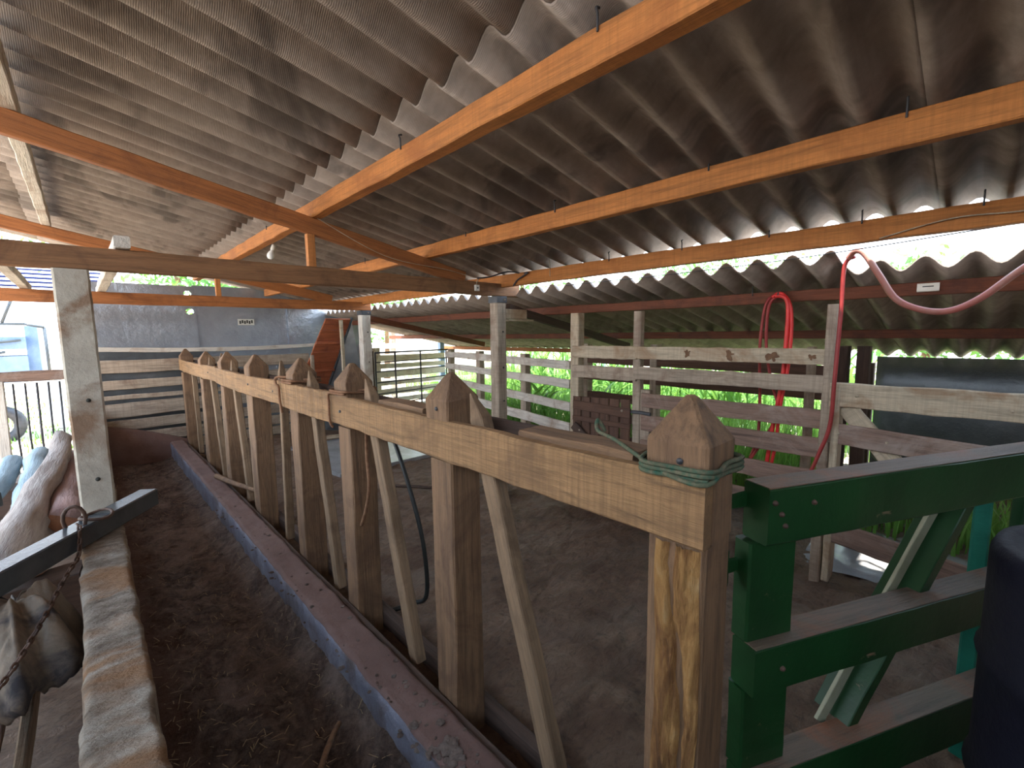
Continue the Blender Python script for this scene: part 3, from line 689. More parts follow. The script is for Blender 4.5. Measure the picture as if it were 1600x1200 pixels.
for s, z0, z1, in ((1.32, .8, 1.0), (1.18, .32, .56)):
    pass
tp = thing('teal_post', (2.42, -.04, -.1), 'narrow teal painted post seen through the green gate', 'post')
beam('shaft', (2.42, -.04, -.12), (2.42, -.04, .98), .09, .05, TEAL, tp, (0, 1, 0), seg=4, jit=.001)
# guessed drum and stand added for the shapeless near-black area at right
bm = bmesh.new(); prof = [(.0, 0), (.27, 0), (.285, .015), (.285, .28), (.295, .30), (.285, .32), (.285, .60), (.295, .62), (.285, .64), (.285, .88), (.275, .905), (.25, .91), (.245, .90), (0, .90)]
rings = []
for r_, z in prof: rings.append([bm.verts.new((max(r_, .001) * math.cos(a * math.pi / 20), max(r_, .001) * math.sin(a * math.pi / 20), z)) for a in range(40)])
for i in range(len(rings) - 1):
    for q in range(40): bm.faces.new((rings[i][q], rings[i][(q + 1) % 40], rings[i + 1][(q + 1) % 40], rings[i + 1][q]))
dr = thing('guessed_drum', (1.62, -.33, -.09), 'guessed dark drum filling the near-black area by the green gate at the right edge', 'drum')
from_bm('shell', bm, NAVY, dr, Matrix.Translation((1.62, -.33, .17)), True)
box('wooden_stand', (1.62, -.33, .035), (.6, .6, .26), DARKW, dr)

# ------------------------------------------------------------------ right-hand board fence (plane x = 3.5)
rf = thing('board_fence', (3.5, 1.4, -.1), 'weathered board fence behind the stall with three tall posts', 'fence')
def hb(par, y0, y1, z0a, z1a, mat, x=3.5, th=.025, z0b=None, z1b=None, name='board', **k):
    z0b = z0a if z0b is None else z0b; z1b = z1a if z1b is None else z1b
    return beam(name, (x, y0, (z0a + z1a) / 2), (x, y1, (z0b + z1b) / 2), th, ((z1a - z0a) + (z1b - z0b)) / 2, mat, par, seg=16, jit=.004, bev=.005, **k)
FX = 3.47
hb(rf, .66, 2.10, 1.37, 1.475, PALEW, FX); hb(rf, 2.08, 2.78, 1.36, 1.475, PALEW, FX - .0)
hb(rf, .66, 2.10, 1.19, 1.30, GREYW, FX); hb(rf, 2.08, 2.78, 1.17, 1.29, GREYW, FX)
hb(rf, .66, 2.02, .95, 1.075, OLDW, FX); hb(rf, .66, 2.02, .75, .885, OLDW, FX); hb(rf, .66, 2.02, .54, .665, OLDW, FX); hb(rf, .66, 2.02, .30, .44, OLDW, FX)
def fpost(par, x, y, z0, z1, w, d, mat, name='fence_post', lean=0):
    return beam(name, (x, y, z0), (x, y + lean, z1), w, d, mat, par, (0, 1, 0), seg=8, jit=.003, bev=.007)
fpost(rf, 3.52, 2.09, -.12, 1.78, .07, .075, GREYW); fpost(rf, 3.52, 2.77, -.12, 1.79, .10, .10, PALEW)
fpost(rf, 3.50, .69, -.12, 1.76, .10, .06, GREYW, lean=-.01)
fpost(rf, 3.515, 2.00, -.12, 1.10, .06, .10, GREYW)
# stains like dried drips on the top board: separate strips of dried mud
for y, z, sz, sd in ((1.62, 1.43, .035, 1), (1.30, 1.425, .045, 2), (1.01, 1.415, .05, 3), (.78, 1.42, .03, 4)):
    bm = bmesh.new(); ring = []
    for i in range(26):
        a = i * 2 * math.pi / 26; q = sz * (.65 + .75 * noise.noise(Vector((math.cos(a) * 1.6, math.sin(a) * 1.6, sd * 3.1)))); ring.append(bm.verts.new((-.001, math.cos(a) * q * 1.0, math.sin(a) * q)))
    bm.faces.new(ring); r_ = bmesh.ops.extrude_face_region(bm, geom=list(bm.faces))
    for g_ in r_['geom']:
        if isinstance(g_, bmesh.types.BMVert): g_.co.x += .004
    from_bm('resin_stain', bm, RESIN, rf, Matrix.Translation((FX - .0165, y, z)))
# low plank door
dd = thing('low_plank_door', (3.48, 2.43, -.05), 'low dark red-brown plank door with a diagonal brace, in the board fence', 'door')
for i in range(6):
    y = 2.135 + i * .108
    beam('plank', (3.47, y + .05, -.05), (3.47, y + .05, 1.0 - .004 * i), .022, .100, DOORW, dd, (0, 1, 0), seg=4, jit=.003)
beam('batten', (3.45, 2.12, .88), (3.45, 2.76, .90), .022, .085, DOORW, dd, seg=4); beam('batten', (3.45, 2.12, .76), (3.45, 2.76, .77), .022, .05, DOORW, dd, seg=4); beam('batten', (3.45, 2.12, .12), (3.45, 2.76, .12), .022, .08, DOORW, dd, seg=4)
beam('brace', (3.43, 2.74, .70), (3.43, 2.25, .33), .022, .09, DARKW, dd, seg=4)
tube('bolt_head', [(3.435, 2.2, .90), (3.45, 2.2, .90)], .012, GREYW, dd, k=1); tube('bolt_head', [(3.415, 2.66, .66), (3.43, 2.66, .66)], .010, GREYW, dd, k=1)
beam('latch', (3.46, 2.12, .90), (3.46, 1.93, .90), .02, .03, IRON, dd, seg=2)
# fence panel on the right with diagonal brace
rp_ = thing('board_gate_panel', (3.44, .1, -.1), 'right-hand plank gate with a diagonal brace in front of the metal sheet', 'gate')
hb(rp_, .66, -1.3, 1.115, 1.265, PALEW, 3.43, .035, 1.11, 1.26); hb(rp_, .66, -1.3, .875, 1.01, OLDW, 3.43, .035, .78, .91)
hb(rp_, .60, -1.3, .22, .37, OLDW, 3.43, .03, -.02, .12); 
fpost(rp_, 3.47, .62, -.05, 1.25, .13, .04, PALEW, 'stile'); fpost(rp_, 3.47, -.22, .0, 1.12, .12, .04, PALEW, 'stile')
beam('brace', (3.47, .60, 1.14), (3.47, .18, .60), .03, .11, PALEW, rp_, (0, 1, 0), seg=6)
for y, z in ((.62, 1.20), (.52, 1.19), (-.12, 1.17), (.60, .945), (.36, .925)): tube('bolt_head', [(3.405, y, z), (3.42, y, z)], .008, PALEW, rp_, k=1)
tube('bolt_hook', [(3.40, -.2, 1.12), (3.38, -.22, 1.10)], .012, GREYW, rp_, k=1)
# second darker fence behind (x = 4.6)
sf = thing('rear_board_fence', (4.6, 2, -.1), 'dark brown board fence behind the first one, in front of the green corn', 'fence')
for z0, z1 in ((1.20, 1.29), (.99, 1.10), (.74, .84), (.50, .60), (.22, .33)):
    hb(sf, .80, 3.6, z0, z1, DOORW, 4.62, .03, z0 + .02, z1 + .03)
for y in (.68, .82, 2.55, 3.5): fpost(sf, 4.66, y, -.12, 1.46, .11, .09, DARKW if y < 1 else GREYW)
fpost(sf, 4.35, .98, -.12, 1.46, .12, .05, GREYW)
# middle fence running off at a slight angle
mf = thing('long_rail_fence', (3.9, 4.4, -.1), 'grey four-rail fence running back from the low door towards the mesh gate', 'fence')
dm = Vector((math.sin(math.radians(14)), math.cos(math.radians(14)), 0))
M0 = Vector((3.5, 2.84, 0))
for z0, z1 in ((1.235, 1.325), (1.045, 1.135), (.81, .905), (.58, .69), (.30, .42)):
    a = M0 + dm * 0; b = M0 + dm * 3.4; a.z = (z0 + z1) / 2; b.z = a.z
    beam('rail', a, b, .03, z1 - z0, WHITEW, mf, seg=20, jit=.004)
for s in (.95, 2.2, 3.3):
    p = M0 + dm * s + Vector((.06, 0, 0)); beam('fence_post', (p.x, p.y, -.12), (p.x, p.y, 1.36), .09, .09, GREYW, mf, (0, 1, 0), seg=6)
# welded mesh gate
mg = thing('mesh_gate', (3.9, 6.7, 0), 'thin dark welded bar gate hung behind the whitewashed post', 'gate')
ga, gb_ = Vector((3.25, 6.5, 0)), Vector((4.80, 6.75, 0))
for z in (.10, .30, .50, .68, .86, 1.03, 1.18, 1.33):
    a = ga.copy(); b = gb_.copy(); a.z = b.z = z; tube('horizontal_bar', [a, b], .010 if z < 1.3 else .014, IRON, mg, k=1, n=6)
for s in (0, .24, .58, .97): 
    p = ga.lerp(gb_, s); tube('vertical_bar', [(p.x, p.y, .08), (p.x, p.y, 1.34)], .014, IRON, mg, k=1, n=6)
# far whitewashed corral gate
cg = thing('corral_gate', (5.1, 8.7, -.1), 'far whitewashed slatted corral gate seen through the mesh gate', 'gate')
for i, z in enumerate((.0, .19, .38, .57, .76, .93, 1.10)):
    beam('slat', (4.35, 8.7, z + .02), (6.25, 8.95, z - .02 + .02), .03, .10 if i % 2 else .13, WHITEW, cg, seg=10, jit=.004)
for x in (4.30, 4.42): beam('gate_post', (x, 8.68 + (x - 4.3) * .5, -.12), (x, 8.68 + (x - 4.3) * .5, 1.34), .09, .08, WHITEW, cg, (0, 1, 0), seg=4)
beam('gate_post', (6.2, 9.0, -.12), (6.2, 9.0, 1.5), .12, .12, BLUEP, cg, (0, 1, 0), seg=4)
# outer corral posts and rails farther off
of = thing('far_corral_fence', (8, 10.5, -.1), 'distant pale corral rails beyond the gates', 'fence')
for z in (.3, .65, 1.0, 1.3): beam('rail', (5.0, 12.0, z), (13, 9.0, z), .04, .14, WHITEW, of, seg=12, jit=.006)
for i in range(7):
    q = Vector((5.0, 12.08, 0)).lerp(Vector((13, 9.08, 0)), i / 6); beam('fence_post', (q.x, q.y, -.15), (q.x, q.y, 1.75), .14, .14, GREYW if i % 2 else BLUEP, of, (0, 1, 0), seg=4)
# metal sheet outer wall
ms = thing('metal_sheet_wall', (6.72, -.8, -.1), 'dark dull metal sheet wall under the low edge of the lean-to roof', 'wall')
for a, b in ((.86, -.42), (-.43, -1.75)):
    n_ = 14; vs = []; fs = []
    for i in range(n_ + 1):
        for j in range(5):
            y = a + (b - a) * i / n_; z = -.12 + 1.40 * j / 4; vs.append((6.74 + .012 * fbm(y * 2, z * 2, 1), y, z))
    for i in range(n_):
        for j in range(4): q = i * 5 + j; fs.append((q, q + 1, q + 6, q + 5))
    me = bpy.data.meshes.new('metal_sheet'); me.from_pydata(vs, [], fs)
    for p in me.polygons: p.use_smooth = True
    o = link('metal_sheet', me, DGALV, ms); s_ = o.modifiers.new('Solidify', 'SOLIDIFY'); s_.thickness = .003
for y in (.92, -.42): beam('stud', (6.80, y, -.12), (6.80, y, 1.2), .08, .08, DARKW, ms, (0, 1, 0), seg=3)

# ------------------------------------------------------------------ reddish plank ramp
ra = thing('plank_ramp', (2.95, 7.7, -.1), 'reddish-brown plank ramp leaning in a metal frame beside the far whitewashed post', 'ramp')
T0, T1 = Vector((2.80, 7.2, 1.87)), Vector((3.20, 7.2, 1.87)); B0, B1 = Vector((2.50, 8.15, .45)), Vector((3.02, 8.15, .45))
NR = (T1 - T0).cross(B0 - T0).normalized() * .03
for i in range(8):
    bm = bmesh.new(); a, b = i / 8 + .004, (i + 1) / 8 - .004; o_ = T0.lerp(B0, a)
    q = [v - o_ for v in (T0.lerp(B0, a), T1.lerp(B1, a), T1.lerp(B1, b), T0.lerp(B0, b))]; off = NR * (.15 * (i % 3))
    lo = [bm.verts.new(v + off) for v in q]; hi = [bm.verts.new(v + NR + off) for v in q]
    bm.faces.new(lo); bm.faces.new(hi)
    for k_ in range(4): bm.faces.new((lo[k_], lo[(k_ + 1) % 4], hi[(k_ + 1) % 4], hi[k_]))
    from_bm('plank', bm, RAMPW, ra, Matrix.Translation(o_))
for a in (.27, .60): p = T0.lerp(B0, a) + Vector((-.01, -.03, 0)); q = T1.lerp(B1, a) + Vector((.01, -.03, 0)); beam('cleat', p, q, .03, .04, RAMPW, ra, seg=3)
beam('metal_edge', T1 + Vector((.02, 0, .02)), B1 + Vector((.02, 0, 0)), .03, .05, STEEL, ra, seg=2)
bm = bmesh.new(); tri = [bm.verts.new(v) for v in ((3.23, 7.22, 1.8), (3.05, 8.15, .45), (3.05, 8.17, -.1), (3.45, 7.6, -.1), (3.45, 7.3, .6))]
bm.faces.new(tri); o = from_bm('side_sheet', bm, DGALV, ra); s_ = o.modifiers.new('Solidify', 'SOLIDIFY'); s_.thickness = .004
beam('frame_leg', (2.62, 7.4, -.1), (2.62, 7.4, 1.3), .05, .05, GREYW, ra, (0, 1, 0), seg=3); beam('frame_leg', (3.0, 7.1, -.1), (3.02, 7.16, 1.85), .05, .05, PALEW, ra, (0, 1, 0), seg=3)
beam('frame_foot', (2.3, 7.2, .0), (3.1, 7.0, .0), .06, .05, PALEW, ra, seg=3)

# ------------------------------------------------------------------ cables, hose and electrics on the right
def cable(name, pts, r, mat, label, cat='cable', grp=None):
    o = tube(name, pts, r, mat, k=8, n=8); return tag(o, label, cat, grp)
co = thing('cable_coil', (3.70, 1.05, 1.2), 'bright red cable coil hanging from the lean-to purlin', 'cable')
X = 3.70
tube('loop', [(X, 1.06, 1.86), (X - .02, 1.135, 1.80), (X - .02, 1.165, 1.5), (X, 1.155, 1.1), (X - .02, 1.15, .8), (X - .02, 1.20, .60), (X, 1.22, .50)], .011, DRED, co)
tube('loop', [(X - .03, 1.04, 1.86), (X - .04, 1.11, 1.78), (X - .03, 1.12, 1.5), (X - .03, 1.08, 1.25), (X - .03, 1.02, 1.0), (X - .03, 1.12, .75), (X - .03, 1.24, .52)], .011, DRED, co)
tube('loop', [(X - .05, 1.07, 1.85), (X - .05, .99, 1.80), (X - .05, .985, 1.5), (X - .05, 1.0, 1.2), (X - .05, 1.04, .9), (X - .05, 1.08, .5)], .015, RED, co)
tube('loop', [(X - .045, 1.09, 1.84), (X - .045, 1.03, 1.86), (X - .045, .965, 1.74), (X - .045, .96, 1.4), (X - .045, 1.0, 1.05), (X - .045, 1.02, .75), (X - .045, 1.06, .48)], .012, RED, co)
tube('hook', [(X + .02, 1.05, 1.88), (X - .02, 1.05, 1.87), (X - .06, 1.05, 1.845), (X - .05, 1.05, 1.87)], .006, IRON, co, k=3)
cable('hanging_cable', [(3.36, .57, 2.03), (3.38, .62, 1.98), (3.39, .625, 1.7), (3.37, .63, 1.3), (3.38, .64, 1.0), (3.38, .69, .80), (3.38, .75, .60)], .012, DRED, 'dusty dark red cable hanging in front of the tall fence post')
cable('draped_hose', [(3.36, .60, 2.02), (3.34, .57, 2.055), (3.32, .52, 2.035), (3.3, .44, 1.90), (3.3, .36, 1.765), (3.3, .25, 1.70), (3.3, .14, 1.69), (3.3, .03, 1.75), (3.3, -.10, 1.88), (3.3, -.3, 2.05), (3.3, -.5, 2.12)], .017, HOSE, 'faded red hose draped from the eave in a low curve', 'hose')
cable('eave_wire', [(3.14, 2.6, 2.02), (3.25, 1.6, 2.03), (3.25, .9, 2.04), (3.24, .4, 2.06), (3.22, 0, 2.08), (3.2, -.6, 2.1)], .003, IRON, 'thin black wire stretched along the eave gap', 'wire')
cable('yellow_string', [(3.06, .42, 2.07), (3.05, .15, 2.12), (3.05, -.1, 2.11), (3.05, -.4, 2.14)], .003, PALEW, 'thin yellowish string across the lowest purlin', 'string')
cable('hanging_wire', [(3.05, 2.72, 2.3), (3.04, 2.70, 2.2), (3.04, 2.70, 2.1)], .003, PALEW, 'short pale wire hanging by the hooks of the lowest purlin', 'wire')
cable('ceiling_wire', [(1.24, 3.36, 2.46), (1.8, 3.35, 2.23), (2.4, 3.34, 2.17), (2.70, 3.33, 2.12)], .003, PALEW, 'thin pale wire slung along the near rafter', 'wire')
cable('black_wire_tangle', [(2.72, 3.32, 2.12), (2.85, 3.3, 2.14), (3.0, 3.2, 2.19), (3.08, 3.1, 2.17), (3.04, 2.98, 2.16), (3.05, 3.12, 2.11), (3.05, 3.18, 2.06)], .007, IRON, 'black wire tangled at the meeting of tie beam and lowest purlin', 'wire')
jb = thing('junction_box', (2.74, 3.36, 2.0), 'small white socket on the near tie beam above the roof post', 'socket')
cv = box('cover', (2.74, 3.355, 2.035), (.05, .026, .055), PLASTIC, jb); tube('socket_hole', [(2.74, 3.34, 2.035), (2.74, 3.35, 2.035)], .008, INK, cv, k=1)
tube('lead', [(2.74, 3.36, 2.06), (2.74, 3.355, 2.09), (2.76, 3.35, 2.12)], .004, PALEW, jb, k=3)
sw = thing('switch_box', (3.72, .26, 1.82), 'cream plastic switch box on the dark red lean-to purlin', 'switch')
cv = box('cover', (3.715, .26, 1.845), (.03, .10, .05), PLASTIC, sw); box('slot', (3.699, .26, 1.85), (.004, .05, .006), INK, cv)
lb = thing('light_bulb', (1.31, 4.55, 2.40), 'white light bulb hanging from the nearest orange purlin', 'bulb')
bm = bmesh.new(); prof = [(.001, -.06), (.018, -.056), (.029, -.04), (.032, -.022), (.028, -.003), (.017, .018), (.014, .03), (.014, .035)]
rings = [[bm.verts.new((r_ * math.cos(a * math.pi / 8), r_ * math.sin(a * math.pi / 8), z)) for a in range(16)] for r_, z in prof]
for i in range(len(rings) - 1):
    for q in range(16): bm.faces.new((rings[i][q], rings[i][(q + 1) % 16], rings[i + 1][(q + 1) % 16], rings[i + 1][q]))
bm.faces.new(rings[0]); bm.faces.new(rings[-1])
Rb = Matrix.Translation((1.31, 4.55, 2.36)) @ Matrix.Rotation(.35, 4, 'Y')
from_bm('glass', bm, BULB, lb, Rb, True); tube('socket', [Rb @ Vector((0, 0, .03)), Rb @ Vector((0, 0, .09))], .019, PLASTIC, lb, k=1, n=12)
st_ = thing('wall_sticker', (1.96, 8.40, 1.83), 'small printed sticker on the middle metal sheet of the back wall', 'sticker')
box('paper', (1.96, 8.412, 1.845), (.24, .004, .10), STICKER, st_)
for i in range(6): box('print_mark', (1.875 + i * .034, 8.408, 1.845 + (.008 if i % 2 else -.004)), (.024, .003, .05), INK, st_)

# ------------------------------------------------------------------ left foreground: steel tube, chain, sack, planks, logs
bt = thing('steel_tube', (-.05, 3.0, .64), 'dark square steel tube lying across the trough wall in front of the concrete post', 'tube')
beam('tube', (.195, 3.28, .685), (-.62, 2.12, .685), .095, .095, STEEL, bt, seg=4, jit=.0, bev=.006)
t = thing('steel_tube', (-.7, 3.5, .66), 'second steel tube end sticking in from the left edge over the logs', 'tube')
beam('tube', (-.42, 3.62, .75), (-1.2, 2.9, .70), .08, .08, STEEL, t, seg=4, jit=.0, bev=.006)
ch = thing('rusty_chain', (-.16, 2.7, .74), 'rusty chain looped over the steel tube and hanging in front of the sack', 'chain')
def link_bm(L=.038, W=.022, r=.0045):
    pts = []
    for i in range(12):
        a = 2 * math.pi * i / 12; pts.append(Vector((math.cos(a) * (W / 2 - r) + 0, 0, math.sin(a) * (W / 2 - r) + (L / 2 - W / 2) * (1 if math.sin(a) > 0 else -1))))
    return tube_bm(pts, r, 5, closed=True)
bm = link_bm(); lm = bpy.data.meshes.new('chain_link'); bm.to_mesh(lm); bm.free(); lm.materials.append(RUST)
for p in lm.polygons: p.use_smooth = True
path = smooth_path([(-.10, 2.86, .745), (-.09, 2.80, .735), (-.10, 2.735, .64), (-.13, 2.62, .62), (-.16, 2.5, .60), (-.19, 2.36, .58), (-.23, 2.2, .555), (-.27, 2.05, .54), (-.32, 1.9, .53)], 30)
acc = 0; last = path[0]; n_ = 0
for p, q in zip(path[:-1], path[1:]):
    acc += (q - p).length
    if acc > .029:
        acc = 0; d = (q - p).normalized(); M = frame(q, q + d) @ Matrix.Rotation(math.pi / 2, 4, 'Y') @ Matrix.Rotation((n_ % 2) * math.pi / 2 + .5, 4, 'Z')
        link('chain_link', lm, RUST, ch, M); n_ += 1
# ring round the tube
tube('ring', [(-.105 + .055 * math.cos(a) * .7, 2.87 + .055 * math.cos(a) * -.2, .765 + .062 * math.sin(a)) for a in [i * 2 * math.pi / 14 for i in range(14)]], .008, RUST, ch, k=1, closed=True)
tube('ring', [(-.03 + .06 * math.cos(a), 2.94 + .07 * math.sin(a), .742 + .006 * math.sin(a * 2)) for a in [i * 2 * math.pi / 14 for i in range(14)]], .007, RUST, ch, k=1, closed=True)
# sack: cloth falling in pleats from its gathered neck
bm = bmesh.new(); NA, NRr = 110, 44; g = []
for i in range(NRr + 1):
    t_ = i / NRr; row = []
    for j in range(NA):
        a = 2 * math.pi * j / NA
        ca, sa = math.cos(a), math.sin(a)
        pl = math.sin(a * 7 + 1.5 * noise.noise(Vector((ca * 1.5, sa * 1.5, t_ * 1.2)))) * .5 + .5
        pl = pl ** 1.6
        rad = (.02 + .98 * t_ ** .75) * (1 + .30 * noise.noise(Vector((ca * 1.1, sa * 1.1, 4.0))))
        rad *= 1 + .16 * (pl - .5) * t_
        z = .17 - .30 * t_ ** 2.0 + .075 * (pl - .5) * math.sin(math.pi * min(1, t_ * 1.1)) + .05 * noise.noise(Vector((ca * t_ * 2.2, sa * t_ * 2.2, 1.7))) + .05 * (abs(noise.noise(Vector((ca * t_ * 3.2, sa * t_ * 3.2, 8)))) - .25) + .018 * (abs(noise.noise(Vector((ca * t_ * 8, sa * t_ * 8, 3)))) - .2)
        if t_ > .93: rad *= 1 - (t_ - .93) * 1.5
        row.append(bm.verts.new((ca * rad * .165, sa * rad * .40, z)))
    g.append(row)
for i in range(NRr):
    for j in range(NA): bm.faces.new((g[i][j], g[i][(j + 1) % NA], g[i + 1][(j + 1) % NA], g[i + 1][j]))
bm.faces.new(g[0])
sk = from_bm('old_sack', bm, SACKM, None, Matrix.Translation((-.262, 2.50, .44)) @ Matrix.Rotation(-.15, 4, 'X') @ Matrix.Rotation(-.12, 4, 'Y'), True)
s_ = sk.modifiers.new('Solidify', 'SOLIDIFY'); s_.thickness = .003
tag(sk, 'crumpled beige cloth sack with a dark patch beside the trough wall', 'sack')
# planks leaning by the wall
t = thing('loose_plank', (-.36, 2.4, .2), 'wide pinkish plank lying below the sack at the left edge', 'plank', 'planks by the trough wall'); beam('plank', (-.36, 3.05, .30), (-.40, 1.2, .22), .12, .04, OLDW, t, seg=10, jit=.004)
t = thing('loose_plank', (-.27, 2.4, .1), 'narrow upright plank between the wide plank and the trough wall', 'plank', 'planks by the trough wall'); beam('plank', (-.262, 3.1, .24), (-.295, 1.3, .06), .03, .10, GREYW, t, seg=10, jit=.003)
t = thing('log_bearer', (-.4, 3.5, .1), 'rough timber bearer under the log pile', 'timber'); beam('timber', (-1.1, 3.55, .12), (-.12, 3.45, .12), .22, .38, DARKW, t, seg=6, jit=.01)
t = thing('log_bearer', (-.4, 5.3, .1), 'second rough bearer under the far ends of the logs', 'timber'); beam('timber', (-1.1, 5.4, .16), (-.12, 5.3, .16), .2, .50, DARKW, t, seg=6, jit=.01)
def log(p0, p1, r, mat, label, rough=.12, lump=0.0, seed=0):
    t = thing('log', p0, label, 'log', 'logs stacked by the concrete post')
    N = 22; P0, P1 = Vector(p0), Vector(p1); L = (P1 - P0).length; bm = bmesh.new()
    pts = [Vector((L * i / N, .02 * fbm(i * .25, seed, 1), .02 * fbm(i * .25, seed, 5))) for i in range(N + 1)]
    def rf_(tt, i): return lambda an: r * (1 + rough * fbm(math.cos(an) * 1.1 + seed, math.sin(an) * 1.1, i * .16) + lump * max(0, fbm(i * .11, seed, 9)) + (.25 * lump * math.sin(an * 2 + i * .3)))
    tube_bm(pts, r, 14, bm, rfun=rf_)
    o = from_bm('trunk', bm, mat, t, frame(p0, p1), True)
    d = (P0 - P1).normalized(); M = frame(P0, P0 + d)
    b2 = tube_bm([(-.006, 0, 0), (.004, 0, 0)], r * .93, 16); from_bm('cut_end', b2, LOGEND, t, M)
    return t
log((-.40, 3.22, .46), (-.22, 5.95, .66), .075, BARK, 'big knotty split log lying on top of the pile', .35, .35, 3)
log((-.19, 3.98, .455), (-.17, 5.95, .46), .085, PINKB, 'smooth pinkish log nearest the concrete post', .06, 0, 4)
log((-.38, 4.05, .50), (-.38, 5.75, .60), .062, SKYB, 'log with skylight blue in its colour, in the middle of the pile', .08, 0, 5)
log((-.60, 3.9, .47), (-.52, 5.65, .57), .068, SKYB, 'log with skylight blue in its colour, at the left edge of the pile', .08, 0, 6)
log((-.56, 3.3, .37), (-.42, 4.8, .39), .058, BARK, 'thin pale log low in the pile', .1, 0, 7)
log((-.30, 3.5, .36), (-.28, 5.2, .42), .055, BARK, 'thin pale log under the knotty split log', .1, 0, 8)
log((-.29, 5.05, .47), (-.30, 6.1, .50), .045, BARK, 'short pale log behind the knotty split log', .1, 0, 9)
# barred fence behind the logs
bf = thing('barred_fence', (-.5, 6.6, -.1), 'fence of thin steel bars under a reddish board at the left', 'fence')
beam('top_board', (-2.2, 6.55, 1.25), (-.08, 6.55, 1.24), .03, .10, OLDW, bf, seg=12, jit=.004)
beam('bottom_board', (-2.2, 6.55, .12), (-.08, 6.55, .12), .03, .12, OLDW, bf, seg=8, jit=.004)
for i in range(26):
    x = -.14 - i * .0815
    tube('bar', [(x, 6.60, .08), (x - .01, 6.60, .6), (x, 6.60, 1.17)], .0085 if i % 3 else .010, IRON, bf, k=1, n=6)
beam('fence_post', (-.66, 6.55, -.12), (-.64, 6.55, 1.2), .08, .06, WHITEW, bf, (0, 1, 0), seg=3)
beam('roof_support', (-.62, 6.45, -.12), (-.62, 6.5, 2.9), .14, .12, BROWNO, bf, (0, 1, 0), seg=3) if False else None

# ------------------------------------------------------------------ yard on the left
fm = thing('farm_trailer', (-1.6, 12, -.1), 'blue-grey farm trailer with a tubular frame standing in the bright yard', 'trailer')
box('body', (-1.75, 12.2, 1.18), (2.0, 1.0, .28), BLUEP, fm); box('body', (-1.75, 12.2, 1.55), (2.0, 1.0, .22), BLUEP, fm)
box('lower_panel', (-1.75, 12.3, .90), (1.9, .9, .10), BLUEP, fm)
box('end_column', (-.68, 12.0, 1.35), (.16, .3, 1.0), BLUEP, fm)
for a, b in (((-2.8, 11.7, 1.88), (-.75, 11.7, 1.88)), ((-.75, 11.7, 1.88), (-.50, 11.75, 1.82)), ((-.50, 11.75, 1.82), (-.50, 11.75, .9)), ((-2.8, 11.65, 1.35), (-.8, 11.65, 1.6)), ((-2.4, 11.65, 1.0), (-1.0, 11.65, 1.4)), ((-1.3, 11.7, 1.9), (-.95, 11.7, 2.5)), ((-1.0, 11.7, 1.9), (-.8, 11.7, 2.45))):
    tube('frame_tube', [a, b], .022, STEEL, fm, k=1)
for x in (-2.3, -1.2):
    bm = bmesh.new(); pts = [Vector((x + .26 * math.cos(i * math.pi / 10), 11.75, .12 + .26 * math.sin(i * math.pi / 10))) for i in range(20)]
    tube_bm(pts, .09, 8, bm, closed=True); from_bm('wheel', bm, IRON, fm, None, True)
for i, (x, z1, yy) in enumerate(((-.45, 2.3, 12.6), (-.30, 2.15, 12.9), (-.12, 2.35, 13.2), (.10, 2.25, 13.6), (-.62, 2.5, 13.0))):
    t = thing('yard_post', (x, yy, -.15), ('white yard post, second from the left beside the trailer', 'grey rough yard post, middle of the five', 'white yard post, fourth from the trailer', 'grey yard post half hidden by the concrete post', 'tallest white yard post right beside the trailer')[i], 'post', 'pale posts in the yard'); beam('shaft', (x, yy, -.15), (x + .02, yy, z1), .10, .09, WHITEP if i % 2 == 0 else SLATB if i == 9 else GREYW, t, (0, 1, 0), seg=6, jit=.01)
yr = thing('yard_rail_fence', (-.5, 14, .2), 'low white rail fence at the back of the yard', 'fence')
for z in (.45, .8, 1.15): beam('rail', (-5, 15.0, z), (1.5, 14.6, z), .05, .09, WHITEP, yr, seg=6)
for x in (-4.5, -3, -1.5, 0, 1.4): beam('fence_post', (x, 14.95, -.15), (x, 14.95, 1.3), .1, .1, WHITEP, yr, (0, 1, 0), seg=2)
ss = thing('slatted_awning', (-.35, 9.5, 2.4), 'dark blue slatted awning beyond the far truss at the left', 'awning')
for i in range(6): beam('slat', (-1.5, 9.2 + i * .12, 2.34 + i * .07), (.32, 9.2 + i * .12, 2.34 + i * .07), .03, .030, SLATB, ss, seg=2)
beam('end_rail', (.30, 9.1, 2.30), (.30, 9.95, 2.78), .04, .05, GREYW, ss, seg=2)
beam('prop', (.30, 9.4, -.15), (.30, 9.4, 2.45), .06, .06, GREYW, ss, (0, 1, 0), seg=2)
beam('prop', (-1.45, 9.4, -.15), (-1.45, 9.4, 2.45), .06, .06, GREYW, ss, (0, 1, 0), seg=2)

